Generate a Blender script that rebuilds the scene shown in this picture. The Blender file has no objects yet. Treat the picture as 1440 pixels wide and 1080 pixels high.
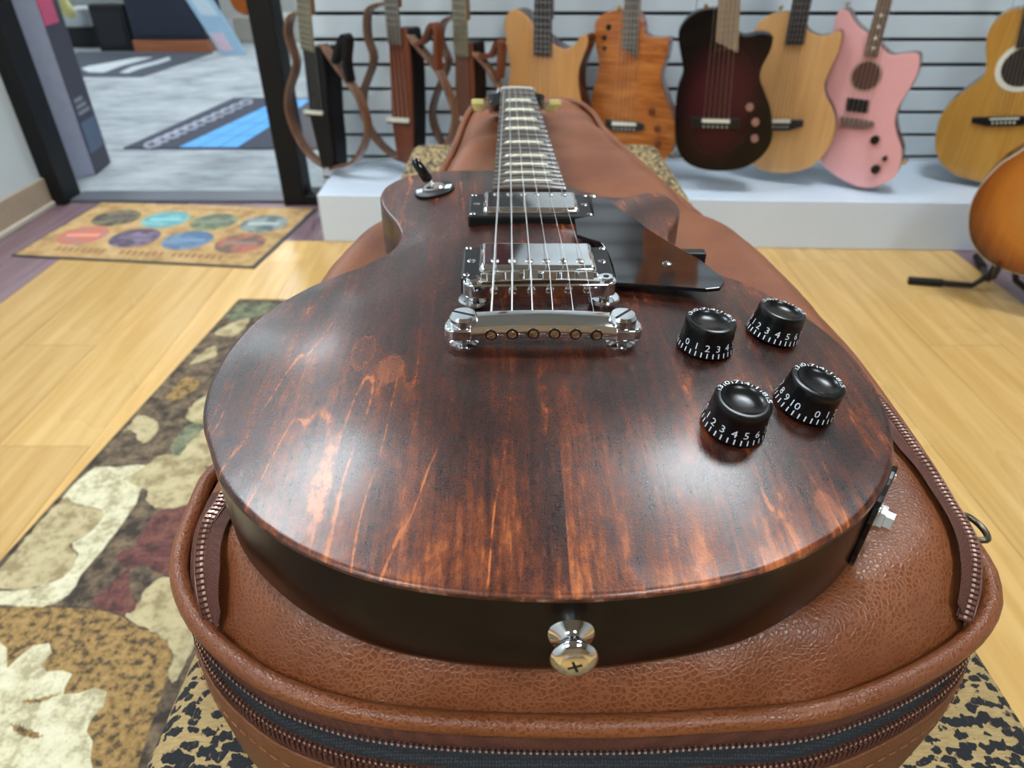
import bpy, math, random
import numpy as np
from mathutils import Vector, Matrix, geometry
random.seed(7); rng = np.random.default_rng(7)
scene = bpy.context.scene
COL = scene.collection

# ------------------------------------------------------------------ camera
F_PX = 960.0; CAM_H = 0.886; PITCH = math.radians(34.15)
SP, CP = math.sin(PITCH), math.cos(PITCH)
cam_d = bpy.data.cameras.new('camera'); cam = bpy.data.objects.new('camera', cam_d); COL.objects.link(cam)
cam_d.sensor_width = 36.0; cam_d.lens = 36.0*F_PX/1440.0; cam_d.clip_start = 0.01
cam.location = (0, 0, CAM_H); cam.rotation_euler = (math.pi/2-PITCH, 0, 0)
cam_d.dof.use_dof = True; cam_d.dof.focus_distance = 0.335; cam_d.dof.aperture_fstop = 11.0
scene.camera = cam
# ------------------------------------------------------------------ world, exposure
wd = bpy.data.worlds.new('world'); scene.world = wd; wd.use_nodes = True
wd.node_tree.nodes['Background'].inputs[0].default_value = (.9, .95, 1, 1)
wd.node_tree.nodes['Background'].inputs[1].default_value = 0.25
scene.view_settings.view_transform = 'Standard'; scene.view_settings.look = 'None'
scene.view_settings.gamma = 1; scene.view_settings.use_curve_mapping = False
scene.view_settings.exposure = 0.0
PANEL_W = 36.0        # ceiling troffer radiance
PANELS = [(-1.20, 1.46), (1.02, 1.42), (-1.20, -1.1), (1.02, -1.1)]
PANELS_NEXT = [(-1.9, 3.7), (-3.4, 5.4), (-1.0, 5.4), (-2.4, 7.2), (1.2, 4.6)]
CEIL = 2.75

# ------------------------------------------------------------------ pixel helpers
def ray(u, v):
    a, b = (u-720)/F_PX, -(v-540)/F_PX
    return Vector((a, CP+b*SP, -SP+b*CP))
def W(u, v, z=0.0):
    d = ray(u, v); return Vector((0, 0, CAM_H)) + d*((z-CAM_H)/d.z)
def WY(u, v, y):
    d = ray(u, v); return Vector((0, 0, CAM_H)) + d*(y/d.y)
def WP(u, v, p0, n):
    d = ray(u, v); o = Vector((0, 0, CAM_H)); return o + d*((p0-o).dot(n)/d.dot(n))

# ------------------------------------------------------------------ object helpers
def link(name, data, parent=None):
    o = bpy.data.objects.new(name, data); COL.objects.link(o)
    if parent is not None: o.parent = parent
    return o
def tag(o, label=None, cat=None, group=None, kind=None):
    if label: o['label'] = label
    if cat: o['category'] = cat
    if group: o['group'] = group
    if kind: o['kind'] = kind
    return o
def thing(name, label, cat, loc=(0,0,0), rz=0.0, group=None):
    o = link(name, None); o.empty_display_size = .02
    o.location = loc; o.rotation_euler = (0, 0, rz)
    return tag(o, label, cat, group)
class MB:
    def __init__(s): s.v = []; s.f = []; s.m = []
    def add(s, verts, faces, mi=0, M=None):
        b = len(s.v)
        if M is not None: verts = [M @ Vector(p) for p in verts]
        s.v += [tuple(p) for p in verts]; s.f += [tuple(i+b for i in f) for f in faces]; s.m += [mi]*len(faces)
        return s
    def box(s, x0, x1, y0, y1, z0, z1, mi=0, M=None):
        v = [(x0,y0,z0),(x1,y0,z0),(x1,y1,z0),(x0,y1,z0),(x0,y0,z1),(x1,y0,z1),(x1,y1,z1),(x0,y1,z1)]
        f = [(0,3,2,1),(4,5,6,7),(0,1,5,4),(1,2,6,5),(2,3,7,6),(3,0,4,7)]
        return s.add(v, f, mi, M)
    def lathe(s, prof, n=24, mi=0, M=None):          # prof: (r, z) from bottom to top
        v, f = [], []
        for r, z in prof:
            for k in range(n):
                a = 2*math.pi*k/n; v.append((r*math.cos(a), r*math.sin(a), z))
        for i in range(len(prof)-1):
            for k in range(n):
                k2 = (k+1) % n
                f.append((i*n+k, i*n+k2, (i+1)*n+k2, (i+1)*n+k))
        f.append(tuple(reversed(range(n)))); f.append(tuple(range((len(prof)-1)*n, len(prof)*n)))
        return s.add(v, f, mi, M)
    def cyl(s, p, q, r, n=12, r2=None, mi=0):
        p, q = Vector(p), Vector(q); d = q-p; L = d.length
        M = Matrix.Translation(p) @ d.to_track_quat('Z', 'Y').to_matrix().to_4x4()
        return s.lathe([(r, 0), (r if r2 is None else r2, L)], n, mi, M)
    def prism(s, pts, z0, z1, mi=0, M=None, mi_side=None):   # polygon in xy, ccw
        if poly_area(pts) < 0: pts = pts[::-1]
        n = len(pts)
        v = [(p[0], p[1], z0) for p in pts] + [(p[0], p[1], z1) for p in pts]
        s.add(v, [tuple(reversed(range(n))), tuple(range(n, 2*n))], mi, M)
        b = len(s.v)-2*n
        for k in range(n):
            s.f.append((b+k, b+(k+1) % n, b+n+(k+1) % n, b+n+k)); s.m.append(mi if mi_side is None else mi_side)
        return s
    def tube(s, pts, r, n=8, closed=False, mi=0):
        pts = [Vector(p) for p in pts]; N = len(pts); v, f = [], []
        up = None
        for i, p in enumerate(pts):
            if closed: t = pts[(i+1) % N]-pts[i-1]
            else: t = pts[min(i+1, N-1)]-pts[max(i-1, 0)]
            t.normalize()
            if up is None: up = Vector((0,0,1)) if abs(t.z) < .9 else Vector((1,0,0))
            a = t.cross(up)
            if a.length < 1e-6: a = t.orthogonal()
            a.normalize(); b_ = a.cross(t).normalized(); up = b_
            rr = r[i] if hasattr(r, '__len__') else r
            for k in range(n):
                w = 2*math.pi*k/n; v.append(p + a*rr*math.cos(w) + b_*rr*math.sin(w))
        M_ = N if closed else N-1
        for i in range(M_):
            for k in range(n):
                k2 = (k+1) % n; j = (i+1) % N
                f.append((i*n+k, j*n+k, j*n+k2, i*n+k2))
        if not closed: f.append(tuple(range(n))); f.append(tuple(reversed(range((N-1)*n, N*n))))
        return s.add(v, f, mi)
    def build(s, name, mats, parent=None, smooth=None, bevel=0, seg=2):
        me = bpy.data.meshes.new(name); me.from_pydata(s.v, [], s.f)
        if not isinstance(mats, (list, tuple)): mats = [mats]
        for m in mats: me.materials.append(m)
        if len(mats) > 1: me.polygons.foreach_set('material_index', s.m)
        me.update()
        import bmesh
        bm = bmesh.new(); bm.from_mesh(me); bmesh.ops.recalc_face_normals(bm, faces=bm.faces[:]); bm.to_mesh(me); bm.free()
        if smooth is not None:
            me.polygons.foreach_set('use_smooth', [True]*len(me.polygons))
            if smooth < 179: me.set_sharp_from_angle(angle=math.radians(smooth))
        o = link(name, me, parent)
        if bevel:
            md = o.modifiers.new('bevel', 'BEVEL'); md.width = bevel; md.segments = seg; md.limit_method = 'ANGLE'
            md.angle_limit = math.radians(40)
        return o
def poly_area(p):
    return .5*sum(p[i][0]*p[(i+1) % len(p)][1]-p[(i+1) % len(p)][0]*p[i][1] for i in range(len(p)))
def spline(P, closed=True, per=8):
    P = [np.array(p, float) for p in P]; n = len(P); out = []
    for i in range(n if closed else n-1):
        if closed: a, b, c, d = P[i-1], P[i], P[(i+1) % n], P[(i+2) % n]
        else: a, b, c, d = P[max(i-1, 0)], P[i], P[i+1], P[min(i+2, n-1)]
        for k in range(per):
            t = k/per
            out.append(.5*((2*b)+(-a+c)*t+(2*a-5*b+4*c-d)*t*t+(-a+3*b-3*c+d)*t**3))
    if not closed: out.append(P[-1])
    return out
def resample(P, n, closed=True):
    P = np.array(P)
    if closed: P = np.vstack([P, P[:1]])
    s = np.r_[0, np.cumsum(np.linalg.norm(np.diff(P, axis=0), axis=1))]
    t = np.linspace(0, s[-1], n, endpoint=not closed)
    return np.stack([np.interp(t, s, P[:, k]) for k in range(P.shape[1])], 1)
def dist_poly(Q, P):          # distance of points Q to closed polyline P
    A = P; B = np.roll(P, -1, 0); best = np.full(len(Q), 1e9)
    for a, b in zip(A, B):
        ab = b-a; t = np.clip(((Q-a)@ab)/(ab@ab+1e-18), 0, 1)
        best = np.minimum(best, np.hypot(*(Q-a-t[:, None]*ab).T))
    return best
def inside(Q, P):
    r = np.zeros(len(Q), bool); n = len(P)
    for i in range(n):
        a, b = P[i], P[i-1]
        c = (a[1] > Q[:, 1]) != (b[1] > Q[:, 1])
        x = (b[0]-a[0])*(Q[:, 1]-a[1])/((b[1]-a[1])+1e-18)+a[0]
        r ^= c & (Q[:, 0] < x)
    return r
def fill_grid(outline, step, margin):
    """delaunay fill: returns verts (outline first), tris, dist to edge"""
    P = np.array(outline)
    lo, hi = P.min(0), P.max(0)
    gx = np.arange(lo[0], hi[0], step); gy = np.arange(lo[1], hi[1], step)
    Q = np.array([(x+(step/2 if j % 2 else 0), y) for j, y in enumerate(gy) for x in gx])
    Q = Q[inside(Q, P)]; d = dist_poly(Q, P); Q = Q[d > margin]; d = d[d > margin]
    allp = np.vstack([P, Q]); n = len(P)
    vo, eo, fo, *_ = geometry.delaunay_2d_cdt([Vector(p) for p in allp], [(i, (i+1) % n) for i in range(n)], [], 1, 1e-7)
    assert len(vo) == len(allp), (len(vo), len(allp))
    return np.array([tuple(p) for p in vo]), [tuple(f) for f in fo], np.r_[np.zeros(n), d], n
def smooth_field(z, tris, n_fixed, it):
    nb_i = []; nb_j = []
    for t in tris:
        for a, b in ((0,1),(1,2),(2,0)): nb_i += [t[a], t[b]]; nb_j += [t[b], t[a]]
    nb_i = np.array(nb_i); nb_j = np.array(nb_j); cnt = np.bincount(nb_i, minlength=len(z)).astype(float)
    for _ in range(it):
        s = np.bincount(nb_i, weights=z[nb_j], minlength=len(z))/cnt
        s[:n_fixed] = z[:n_fixed]; z = s
    return z
def sstep(x): x = np.clip(x, 0, 1); return x*x*(3-2*x)

# ------------------------------------------------------------------ material helpers
def srgb(r, g, b):
    f = lambda c: (c/255/12.92 if c/255 <= .04045 else ((c/255+.055)/1.055)**2.4)
    return (f(r), f(g), f(b), 1)
class NT:
    def __init__(s, name):
        s.mat = bpy.data.materials.new(name); s.mat.use_nodes = True
        s.t = s.mat.node_tree; s.n = s.t.nodes; s.b = s.n['Principled BSDF']
    def node(s, ty, **k):
        n = s.n.new(ty)
        for a, b in k.items(): setattr(n, a, b)
        return n
    def L(s, a, b): s.t.links.new(a, b)
    def coord(s, scale=(1,1,1), src='Object', off=None):
        tc = s.node('ShaderNodeTexCoord'); m = s.node('ShaderNodeMapping'); m.inputs['Scale'].default_value = scale
        o = tc.outputs[src]
        if off is not None:
            va = s.node('ShaderNodeVectorMath', operation='ADD'); s.L(o, va.inputs[0]); s.L(off, va.inputs[1]); o = va.outputs[0]
        s.L(o, m.inputs[0]); return m.outputs[0]
    def noise(s, vec, scale=5, detail=3, rough=.5, dist=0):
        n = s.node('ShaderNodeTexNoise'); s.L(vec, n.inputs['Vector'])
        n.inputs['Scale'].default_value = scale; n.inputs['Detail'].default_value = detail
        n.inputs['Roughness'].default_value = rough; n.inputs['Distortion'].default_value = dist
        return n.outputs['Fac']
    def vor(s, vec, scale=5, feature='F1', out='Distance', rand=1):
        n = s.node('ShaderNodeTexVoronoi', feature=feature); s.L(vec, n.inputs['Vector'])
        n.inputs['Scale'].default_value = scale; n.inputs['Randomness'].default_value = rand
        return n.outputs[out]
    def math(s, op, a, b=None, clamp=False):
        n = s.node('ShaderNodeMath', operation=op, use_clamp=clamp)
        for i, x in enumerate((a, b)):
            if x is None: continue
            if isinstance(x, (int, float)): n.inputs[i].default_value = x
            else: s.L(x, n.inputs[i])
        return n.outputs[0]
    def rng(s, v, a, b, c=0, d=1, smooth=True):
        n = s.node('ShaderNodeMapRange'); n.interpolation_type = 'SMOOTHSTEP' if smooth else 'LINEAR'
        s.L(v, n.inputs[0])
        for i, x in enumerate((a, b, c, d)): n.inputs[i+1].default_value = x
        return n.outputs[0]
    def ramp(s, v, stops):
        n = s.node('ShaderNodeValToRGB'); s.L(v, n.inputs[0]); e = n.color_ramp.elements
        while len(e) < len(stops): e.new(.5)
        for i, (p, c) in enumerate(stops): e[i].position = p; e[i].color = c
        return n.outputs[0]
    def mix(s, f, a, b, mode='MIX'):
        n = s.node('ShaderNodeMix', data_type='RGBA', blend_type=mode)
        for i, x in ((0, f), (6, a), (7, b)):
            if isinstance(x, (int, float)): n.inputs[i].default_value = x
            elif isinstance(x, tuple): n.inputs[i].default_value = x
            else: s.L(x, n.inputs[i])
        return n.outputs[2]
    def color(s, c):
        if isinstance(c, tuple): s.b.inputs['Base Color'].default_value = c
        else: s.L(c, s.b.inputs['Base Color'])
    def bump(s, h, dist=.001, strength=1):
        n = s.node('ShaderNodeBump'); s.L(h, n.inputs['Height'])
        n.inputs['Distance'].default_value = dist; n.inputs['Strength'].default_value = strength
        s.L(n.outputs[0], s.b.inputs['Normal'])
    def set(s, rough=None, metal=None, spec=None, coat=None, coat_rough=None):
        if rough is not None:
            if isinstance(rough, (int, float)): s.b.inputs['Roughness'].default_value = rough
            else: s.L(rough, s.b.inputs['Roughness'])
        if metal is not None: s.b.inputs['Metallic'].default_value = metal
        if spec is not None: s.b.inputs['Specular IOR Level'].default_value = spec
        if coat is not None: s.b.inputs['Coat Weight'].default_value = coat
        if coat_rough is not None: s.b.inputs['Coat Roughness'].default_value = coat_rough
        return s
def plain(name, c, rough=.5, metal=0, var=.12, scale=30, **k):
    """one colour with a slight procedural variation"""
    t = NT(name); n = t.noise(t.coord(), scale, 3)
    lo = tuple(x*(1-var) for x in c[:3])+(1,); hi = tuple(min(1, x*(1+var)) for x in c[:3])+(1,)
    t.color(t.mix(n, lo, hi)); t.set(rough, metal, **k); return t.mat
def wood(name, dark, light, scale=(1,1,1), rough=.35, contrast=(.3,.7), axis='z', coat=0):
    t = NT(name)
    sc = {'z': (60, 60, 3), 'y': (60, 3, 60), 'x': (3, 60, 60)}[axis]
    n = t.noise(t.coord(tuple(a*b for a, b in zip(sc, scale))), 1, 5, .6, .6)
    t.color(t.ramp(n, [(contrast[0], dark), (contrast[1], light)])); t.set(rough, coat=coat); return t.mat
M = {}
M['chrome'] = plain('chrome', (.82, .83, .85, 1), .07, 1, .03)
M['nickel'] = plain('satin_nickel', (.75, .73, .70, 1), .22, 1, .05)
M['brass'] = plain('brass_ball_end', (.86, .70, .38, 1), .25, 1)
M['black_plastic'] = plain('black_plastic', (.006, .006, .007, 1), .12, spec=.5)
M['black_satin'] = plain('black_satin', (.008, .008, .009, 1), .4, spec=.4)
M['black_paint'] = plain('black_paint', (.006, .0055, .006, 1), .5, spec=.3)
M['knob_black'] = plain('satin_knob_black', (.004, .004, .0045, 1), .26, spec=.4)
M['white_print'] = plain('white_print', (.75, .80, .86, 1), .5)
M['cream'] = plain('cream_plastic', srgb(214, 205, 130), .3)
M['string'] = plain('steel_string', (.78, .79, .80, 1), .3, 1)
M['gold'] = plain('gold_metal', (.75, .55, .22, 1), .25, 1)
M['bone'] = plain('bone_white', srgb(225, 222, 205), .35)
M['white_wall'] = plain('white_wall_paint', srgb(208, 219, 224), .7, var=.03, scale=4)
M['plinth'] = plain('white_laminate', srgb(212, 224, 238), .35, var=.03, scale=4)

# ================================================================== ELECTRIC GUITAR (local millimetres -> metres)
GR = Matrix(((0.99986, -0.0135, 0.00993, 0.01806216), (0.01377, 0.99954, -0.02719, 0.15981361), (-0.00956, 0.02732, 0.99958, 0.69834472), (0, 0, 0, 1)))
K = .001
def top_wood():
    t = NT('stained_maple_top')
    tc = t.node('ShaderNodeTexCoord'); sx = t.node('ShaderNodeSeparateXYZ'); t.L(tc.outputs['Object'], sx.inputs[0])
    side = t.math('GREATER_THAN', sx.outputs[0], .0035)                 # two-piece cap, seam near the centre
    cmb = t.node('ShaderNodeCombineXYZ'); t.L(t.math('MULTIPLY', side, .731), cmb.inputs[0]); t.L(t.math('MULTIPLY', side, 1.37), cmb.inputs[1])
    off = cmb.outputs[0]
    fine = t.noise(t.coord((420, 30, 60), off=off), 1, 6, .65, .3)
    fig = t.noise(t.coord((330, 170, 60), off=off), 1, 3, .7)
    str_ = t.noise(t.coord((75, 7, 12), off=off), 1, 5, .62, .7)
    blotch = t.noise(t.coord((15, 8, 4), off=off), 1, 5, .66, .6)
    ringn = t.noise(t.coord((15, 1.7, 1), off=off), 1, 3.0, .45, .25)
    r = t.math('PINGPONG', t.math('MULTIPLY', ringn, 10.0), .5)
    wob = t.math('ADD', r, t.math('MULTIPLY', t.math('SUBTRACT', fine, .5), .10))
    line = t.rng(wob, .050, .0, 0, 1)
    linem = t.math('MULTIPLY', line, t.math('MULTIPLY', t.rng(blotch, .40, .64, .10, .80), t.rng(fig, .30, .60, .35, 1)))
    shade = t.rng(r, .0, .5, .55, .30, smooth=False)                        # one side of each ring is redder
    v = t.math('ADD', t.math('MULTIPLY', str_, .50), t.math('MULTIPLY', blotch, .68))
    v = t.math('ADD', v, t.math('MULTIPLY', fine, .42))
    v = t.math('ADD', v, t.math('MULTIPLY', fig, .34))
    v = t.math('ADD', v, t.math('MULTIPLY', shade, .22))
    # redder wear band toward the tail edge
    tail = t.rng(sx.outputs[1], .075, .004, 0, .085)
    v = t.math('ADD', v, tail)
    v = t.math('ADD', v, t.math('MULTIPLY', side, .045))
    v = t.math('ADD', v, t.math('MULTIPLY', linem, .32))
    base = t.ramp(t.rng(v, .83, 1.36, 0, 1, smooth=False), [(0, (.006, .0022, .0018, 1)), (.30, (.020, .0050, .0030, 1)), (.54, (.056, .0120, .0050, 1)), (.76, (.165, .036, .0090, 1)), (1, (.46, .130, .032, 1))])
    # a few pale mineral patches
    for cx, cy, rx, ry, inner in PATCHES:
        m = t.node('ShaderNodeMapping'); m.vector_type = 'POINT'
        m.inputs['Location'].default_value = (-cx/rx, -cy/ry, 0); m.inputs['Scale'].default_value = (1/rx, 1/ry, 0)
        t.L(tc.outputs['Object'], m.inputs[0])
        ln = t.node('ShaderNodeVectorMath', operation='LENGTH'); t.L(m.outputs[0], ln.inputs[0])
        dd = t.math('ADD', ln.outputs['Value'], t.math('MULTIPLY', t.math('SUBTRACT', fig, .5), 1.1))
        ring = t.math('MULTIPLY', t.rng(dd, 1.0, .9, 0, 1), t.rng(dd, .72, .9, inner, 1))
        base = t.mix(t.math('MULTIPLY', ring, .5), base, t.mix(fine, (.16, .036, .012, 1), (.50, .155, .05, 1)))
    t.color(base)
    sp = t.noise(t.coord((1,1,1)), 1500, 2, .7)
    t.set(t.rng(sp, .3, .7, .25, .34), spec=.45, coat=.30, coat_rough=.20)
    t.bump(t.math('ADD', t.math('MULTIPLY', sp, .6), t.math('MULTIPLY', fine, .3)), .0003, .65)
    return t.mat
PATCHES = [(-.0927, .1425, .0062, .0165, .12), (-.0763, .1262, .0070, .0125, .75), (.1120, .0430, .0045, .0075, .85)]
M['top'] = top_wood()
def side_mat():
    t = NT('dark_stained_mahogany'); n = t.noise(t.coord((8, 8, 160)), 1, 5, .6)
    t.color(t.ramp(n, [(.3, (.004, .002, .0018, 1)), (.75, (.012, .005, .004, 1))])); t.set(.25, spec=.28); return t.mat
M['gside'] = side_mat()
def edge_mat():
    t = NT('worn_body_edge'); n = t.noise(t.coord((60, 60, 60)), 1, 6, .7)
    t.color(t.ramp(n, [(.40, (.018, .007, .005, 1)), (.56, (.10, .034, .018, 1)), (.70, (.42, .25, .16, 1))])); t.set(.3); return t.mat
M['gedge'] = edge_mat()
M['rosewood'] = wood('rosewood_fretboard', (.018, .010, .008, 1), (.060, .032, .022, 1), axis='y', rough=.30)
M['neckwood'] = wood('dark_neck', (.010, .005, .004, 1), (.03, .012, .008, 1), axis='y', rough=.3)
M['inlay'] = plain('pearl_inlay', srgb(222, 218, 190), .25, var=.15, scale=150)
M['fret'] = plain('fret_wire', (.85, .85, .86, 1), .2, 1, .04)
def pickguard_mat():
    t = NT('pickguard_gloss_black'); t.color(t.mix(t.noise(t.coord(), 20), (.005,.005,.006,1), (.010,.009,.010,1))); t.set(.05, spec=.6); return t.mat
M['guard'] = pickguard_mat()

guitar = thing('electric_guitar', 'dark walnut stained single-cutaway electric guitar lying on the brown leather bag', 'electric guitar')
guitar.matrix_world = GR

ctrl = [(0,-1),(-23,0),(-44,2.5),(-65,7),(-84,14),(-106,26),(-126,42),(-142,60),(-154,81),(-164,101),(-170,123),(-172.5,147),(-171,173),(-164,203),(-149,231),(-132,252),(-116,268),(-104,284),(-98,297),(-96,311),(-97,325),(-103,343),(-111,360),(-118,378),(-122,398),(-121,420),(-113,438),(-100,452),(-82,461),(-57,465),(-31,466),(-10,466),(10,466),(26,465),(31,448),(37,430),(46,416),(58,406),(70,400),(82,399),(92,404),(104,411),(114,408),(121,396),(123,378),(119,358),(111,340),(104,325),(101,310),(104,292),(113,273),(126,257),(142,240),(159,209),(169,180),(173,150),(171,121),(167,102),(160,83),(151,66),(136,48),(120,34),(101,22),(81,12),(61,6),(39,2),(18,-.5)]
OUT = resample(spline(ctrl, True, 10), 460)[::-1]           # ccw
if poly_area(OUT) < 0: OUT = OUT[::-1]
tn = np.roll(OUT, -1, 0)-np.roll(OUT, 1, 0); tn /= np.linalg.norm(tn, axis=1)[:, None]
NOR = np.stack([tn[:, 1], -tn[:, 0]], 1)                     # outward
RIM = -13.0
TOP_IN = OUT-NOR*3.2
tv, tf, td, tnb = fill_grid(TOP_IN, 4.2, 2.2)
tz = RIM + 13.0*sstep((td-1.5)/64.0)**.9
tz = smooth_field(tz, tf, tnb, 60)
def top_z(x, y):
    i = np.argsort((tv[:, 0]-x)**2+(tv[:, 1]-y)**2)[:6]
    w = 1/(1e-3+np.hypot(tv[i, 0]-x, tv[i, 1]-y)); return float((tz[i]*w).sum()/w.sum())
def top_n(x, y, h=9):
    return Vector((-(top_z(x+h, y)-top_z(x-h, y))/(2*h), -(top_z(x, y+h)-top_z(x, y-h))/(2*h), 1)).normalized()
mb = MB(); mb.add([(p[0]*K, p[1]*K, z*K) for p, z in zip(tv, tz)], tf)
tag(mb.build('carved_top', M['top'], guitar, smooth=180), 'carved maple top in streaky reddish brown stain')
def rings(levels, name, mat, parent, cap=False, smooth=60):
    m = MB(); n = len(OUT)
    for off, z in levels: m.v += [((p[0]+q[0]*off)*K, (p[1]+q[1]*off)*K, z*K) for p, q in zip(OUT, NOR)]
    for i in range(len(levels)-1):
        for k in range(n): m.f.append((i*n+k, i*n+(k+1) % n, (i+1)*n+(k+1) % n, (i+1)*n+k)); m.m.append(0)
    if cap: m.f.append(tuple(range((len(levels)-1)*n, len(levels)*n))); m.m.append(0)
    return m.build(name, mat, parent, smooth=smooth)
rings([(-3.2, RIM), (-2.4, RIM-.08), (-1.6, RIM-.35), (-.9, RIM-.85), (-.45, RIM-1.35)], 'rounded_edge', M['top'], guitar, smooth=180)
rings([(-.45, RIM-1.35), (-.15, RIM-1.85), (0, RIM-2.4)], 'worn_edge', M['gedge'], guitar, smooth=180)
rings([(0, RIM-2.4), (.2, -35), (0, -56), (-1.2, -59.6), (-4, -61)], 'body_back', M['gside'], guitar, cap=True)

def lp(x, y, z): return (x*K, y*K, z*K)
# ---- neck, fretboard, frets
NA = math.radians(3.51); FB = Vector((0, 355.3, 8.4))
def NK(x, s, h=0): return (x*K, (FB.y+s*math.cos(NA)+h*math.sin(NA))*K, (FB.z-s*math.sin(NA)+h*math.cos(NA))*K)
def hw(s): return 28.3+(21.5-28.3)*s/457
mb = MB()
secs = []
for s in np.linspace(0, 457, 30):
    w = hw(s); secs.append([NK(-w, s, -5.5), NK(-w, s, -.6), NK(-w*.6, s, .45), NK(0, s, .8), NK(w*.6, s, .45), NK(w, s, -.6), NK(w, s, -5.5)])
for i, q in enumerate(secs): mb.v += q
for i in range(len(secs)-1):
    for k in range(7): mb.f.append((i*7+k, i*7+(k+1) % 7, (i+1)*7+(k+1) % 7, (i+1)*7+k)); mb.m.append(0)
mb.f += [tuple(range(7)), tuple(reversed(range(len(secs)*7-7, len(secs)*7)))]; mb.m += [0, 0]
fb = tag(mb.build('fretboard', M['rosewood'], guitar, smooth=40), 'dark rosewood fretboard')
SC = 628.0
for i in range(1, 23):
    s = 457-SC*(1-2**(-i/12)); w = hw(s)-.3; m = MB()
    m.tube([NK(-w, s, -.35), NK(-w*.6, s, .65), NK(0, s, 1.05), NK(w*.6, s, .65), NK(w, s, -.35)], 1.25*K, 6)
    m.build('fret', M['fret'], fb, smooth=60)
for i in (3, 5, 7, 9, 12, 15, 17, 19, 21):
    a = 457-SC*(1-2**(-(i-1)/12)); b = 457-SC*(1-2**(-i/12))
    s0, s1 = b+(a-b)*.2, b+(a-b)*.8
    hwl, hwr = hw(s0)*.74, hw(s0)*.74
    m = MB(); m.add([NK(-hwl, s0, .55), NK(0, s0, 1.0), NK(hwr, s0, .55), NK(hwr*.82, s1, .6), NK(0, s1, 1.0), NK(-hwl*.82, s1, .6),
                     NK(-hwl, s0, -1), NK(0, s0, -1), NK(hwr, s0, -1), NK(hwr*.82, s1, -1), NK(0, s1, -1), NK(-hwl*.82, s1, -1)],
                    [(0,1,4,5),(1,2,3,4),(6,11,10,7),(7,10,9,8),(0,6,7,1),(1,7,8,2),(2,8,9,3),(3,9,10,4),(4,10,11,5),(5,11,6,0)])
    m.build('inlay', M['inlay'], fb)
m = MB(); m.add([NK(x, s, h) for s in (457, 462.5) for x, h in ((-21.5, -5), (-21.5, 1.6), (0, 3.0), (21.5, 1.6), (21.5, -5))],
                [(0,1,2,3,4),(9,8,7,6,5),(0,5,6,1),(1,6,7,2),(2,7,8,3),(3,8,9,4),(4,9,5,0)])
m.build('nut', M['bone'], guitar, bevel=.0006)
# neck back
mb = MB(); secs = []
for s in np.linspace(60, 470, 24):
    w = hw(min(s, 457))*.985; dep = 20+ (4 if s < 150 else 0)*(150-s)/90 + (18*max(0, 120-s)/60)
    sec = [NK(w*math.cos(a), s, -5.5-dep*math.sin(a)) for a in np.linspace(0, math.pi, 11)]; secs.append(sec)
n_ = 11
for q in secs: mb.v += q
for i in range(len(secs)-1):
    for k in range(n_): mb.f.append((i*n_+k, i*n_+(k+1) % n_, (i+1)*n_+(k+1) % n_, (i+1)*n_+k)); mb.m.append(0)
mb.f += [tuple(range(n_)), tuple(reversed(range(len(secs)*n_-n_, len(secs)*n_)))]; mb.m += [0, 0]
mb.build('neck', M['neckwood'], guitar, smooth=60)
# headstock, tilted back behind the nut
HA = NA+math.radians(15)
hp0 = Vector(NK(0, 462, -4))
HM = Matrix.Translation(hp0) @ Matrix.Rotation(-HA, 4, 'X')
hs = spline([(-22,-2),(-24,12),(-36,30),(-40,60),(-36,120),(-40,165),(-28,180),(-12,172),(0,176),(12,172),(28,180),(40,165),(36,120),(40,60),(36,30),(24,12),(22,-2)], True, 5)
m = MB(); m.prism([(p[0]*K, p[1]*K) for p in hs], -15*K, 0, M=HM); hd = m.build('headstock', M['black_plastic'], guitar, smooth=50)
for sgn in (-1, 1):
    for j, yy in enumerate((42, 84, 126)):
        m = MB(); m.lathe([(4.5*K, 0), (4.5*K, 4*K), (3*K, 5*K), (3*K, 9*K)], 12, M=HM @ Matrix.Translation((sgn*24*K, yy*K, 0)))
        tp = m.build('tuner_post', M['nickel'], hd, smooth=40)
        m = MB(); m.cyl(HM @ Vector((sgn*30*K, yy*K, -10*K)), HM @ Vector((sgn*48*K, yy*K, -10*K)), 2*K, 8); m.build('tuner_shaft', M['nickel'], hd, smooth=40)
        key = [(-7,0),(-9,6),(-8,13),(-4,17),(4,17),(8,13),(9,6),(7,0)]
        MM = HM @ Matrix.Translation((sgn*46*K, yy*K, -10*K)) @ Matrix.Rotation(-sgn*math.pi/2, 4, 'Z')
        m = MB(); m.prism([(p[0]*K, p[1]*K) for p in key], -4*K, 4*K, M=MM); m.build('tuner_button', M['cream'], hd, bevel=.0015)

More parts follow.
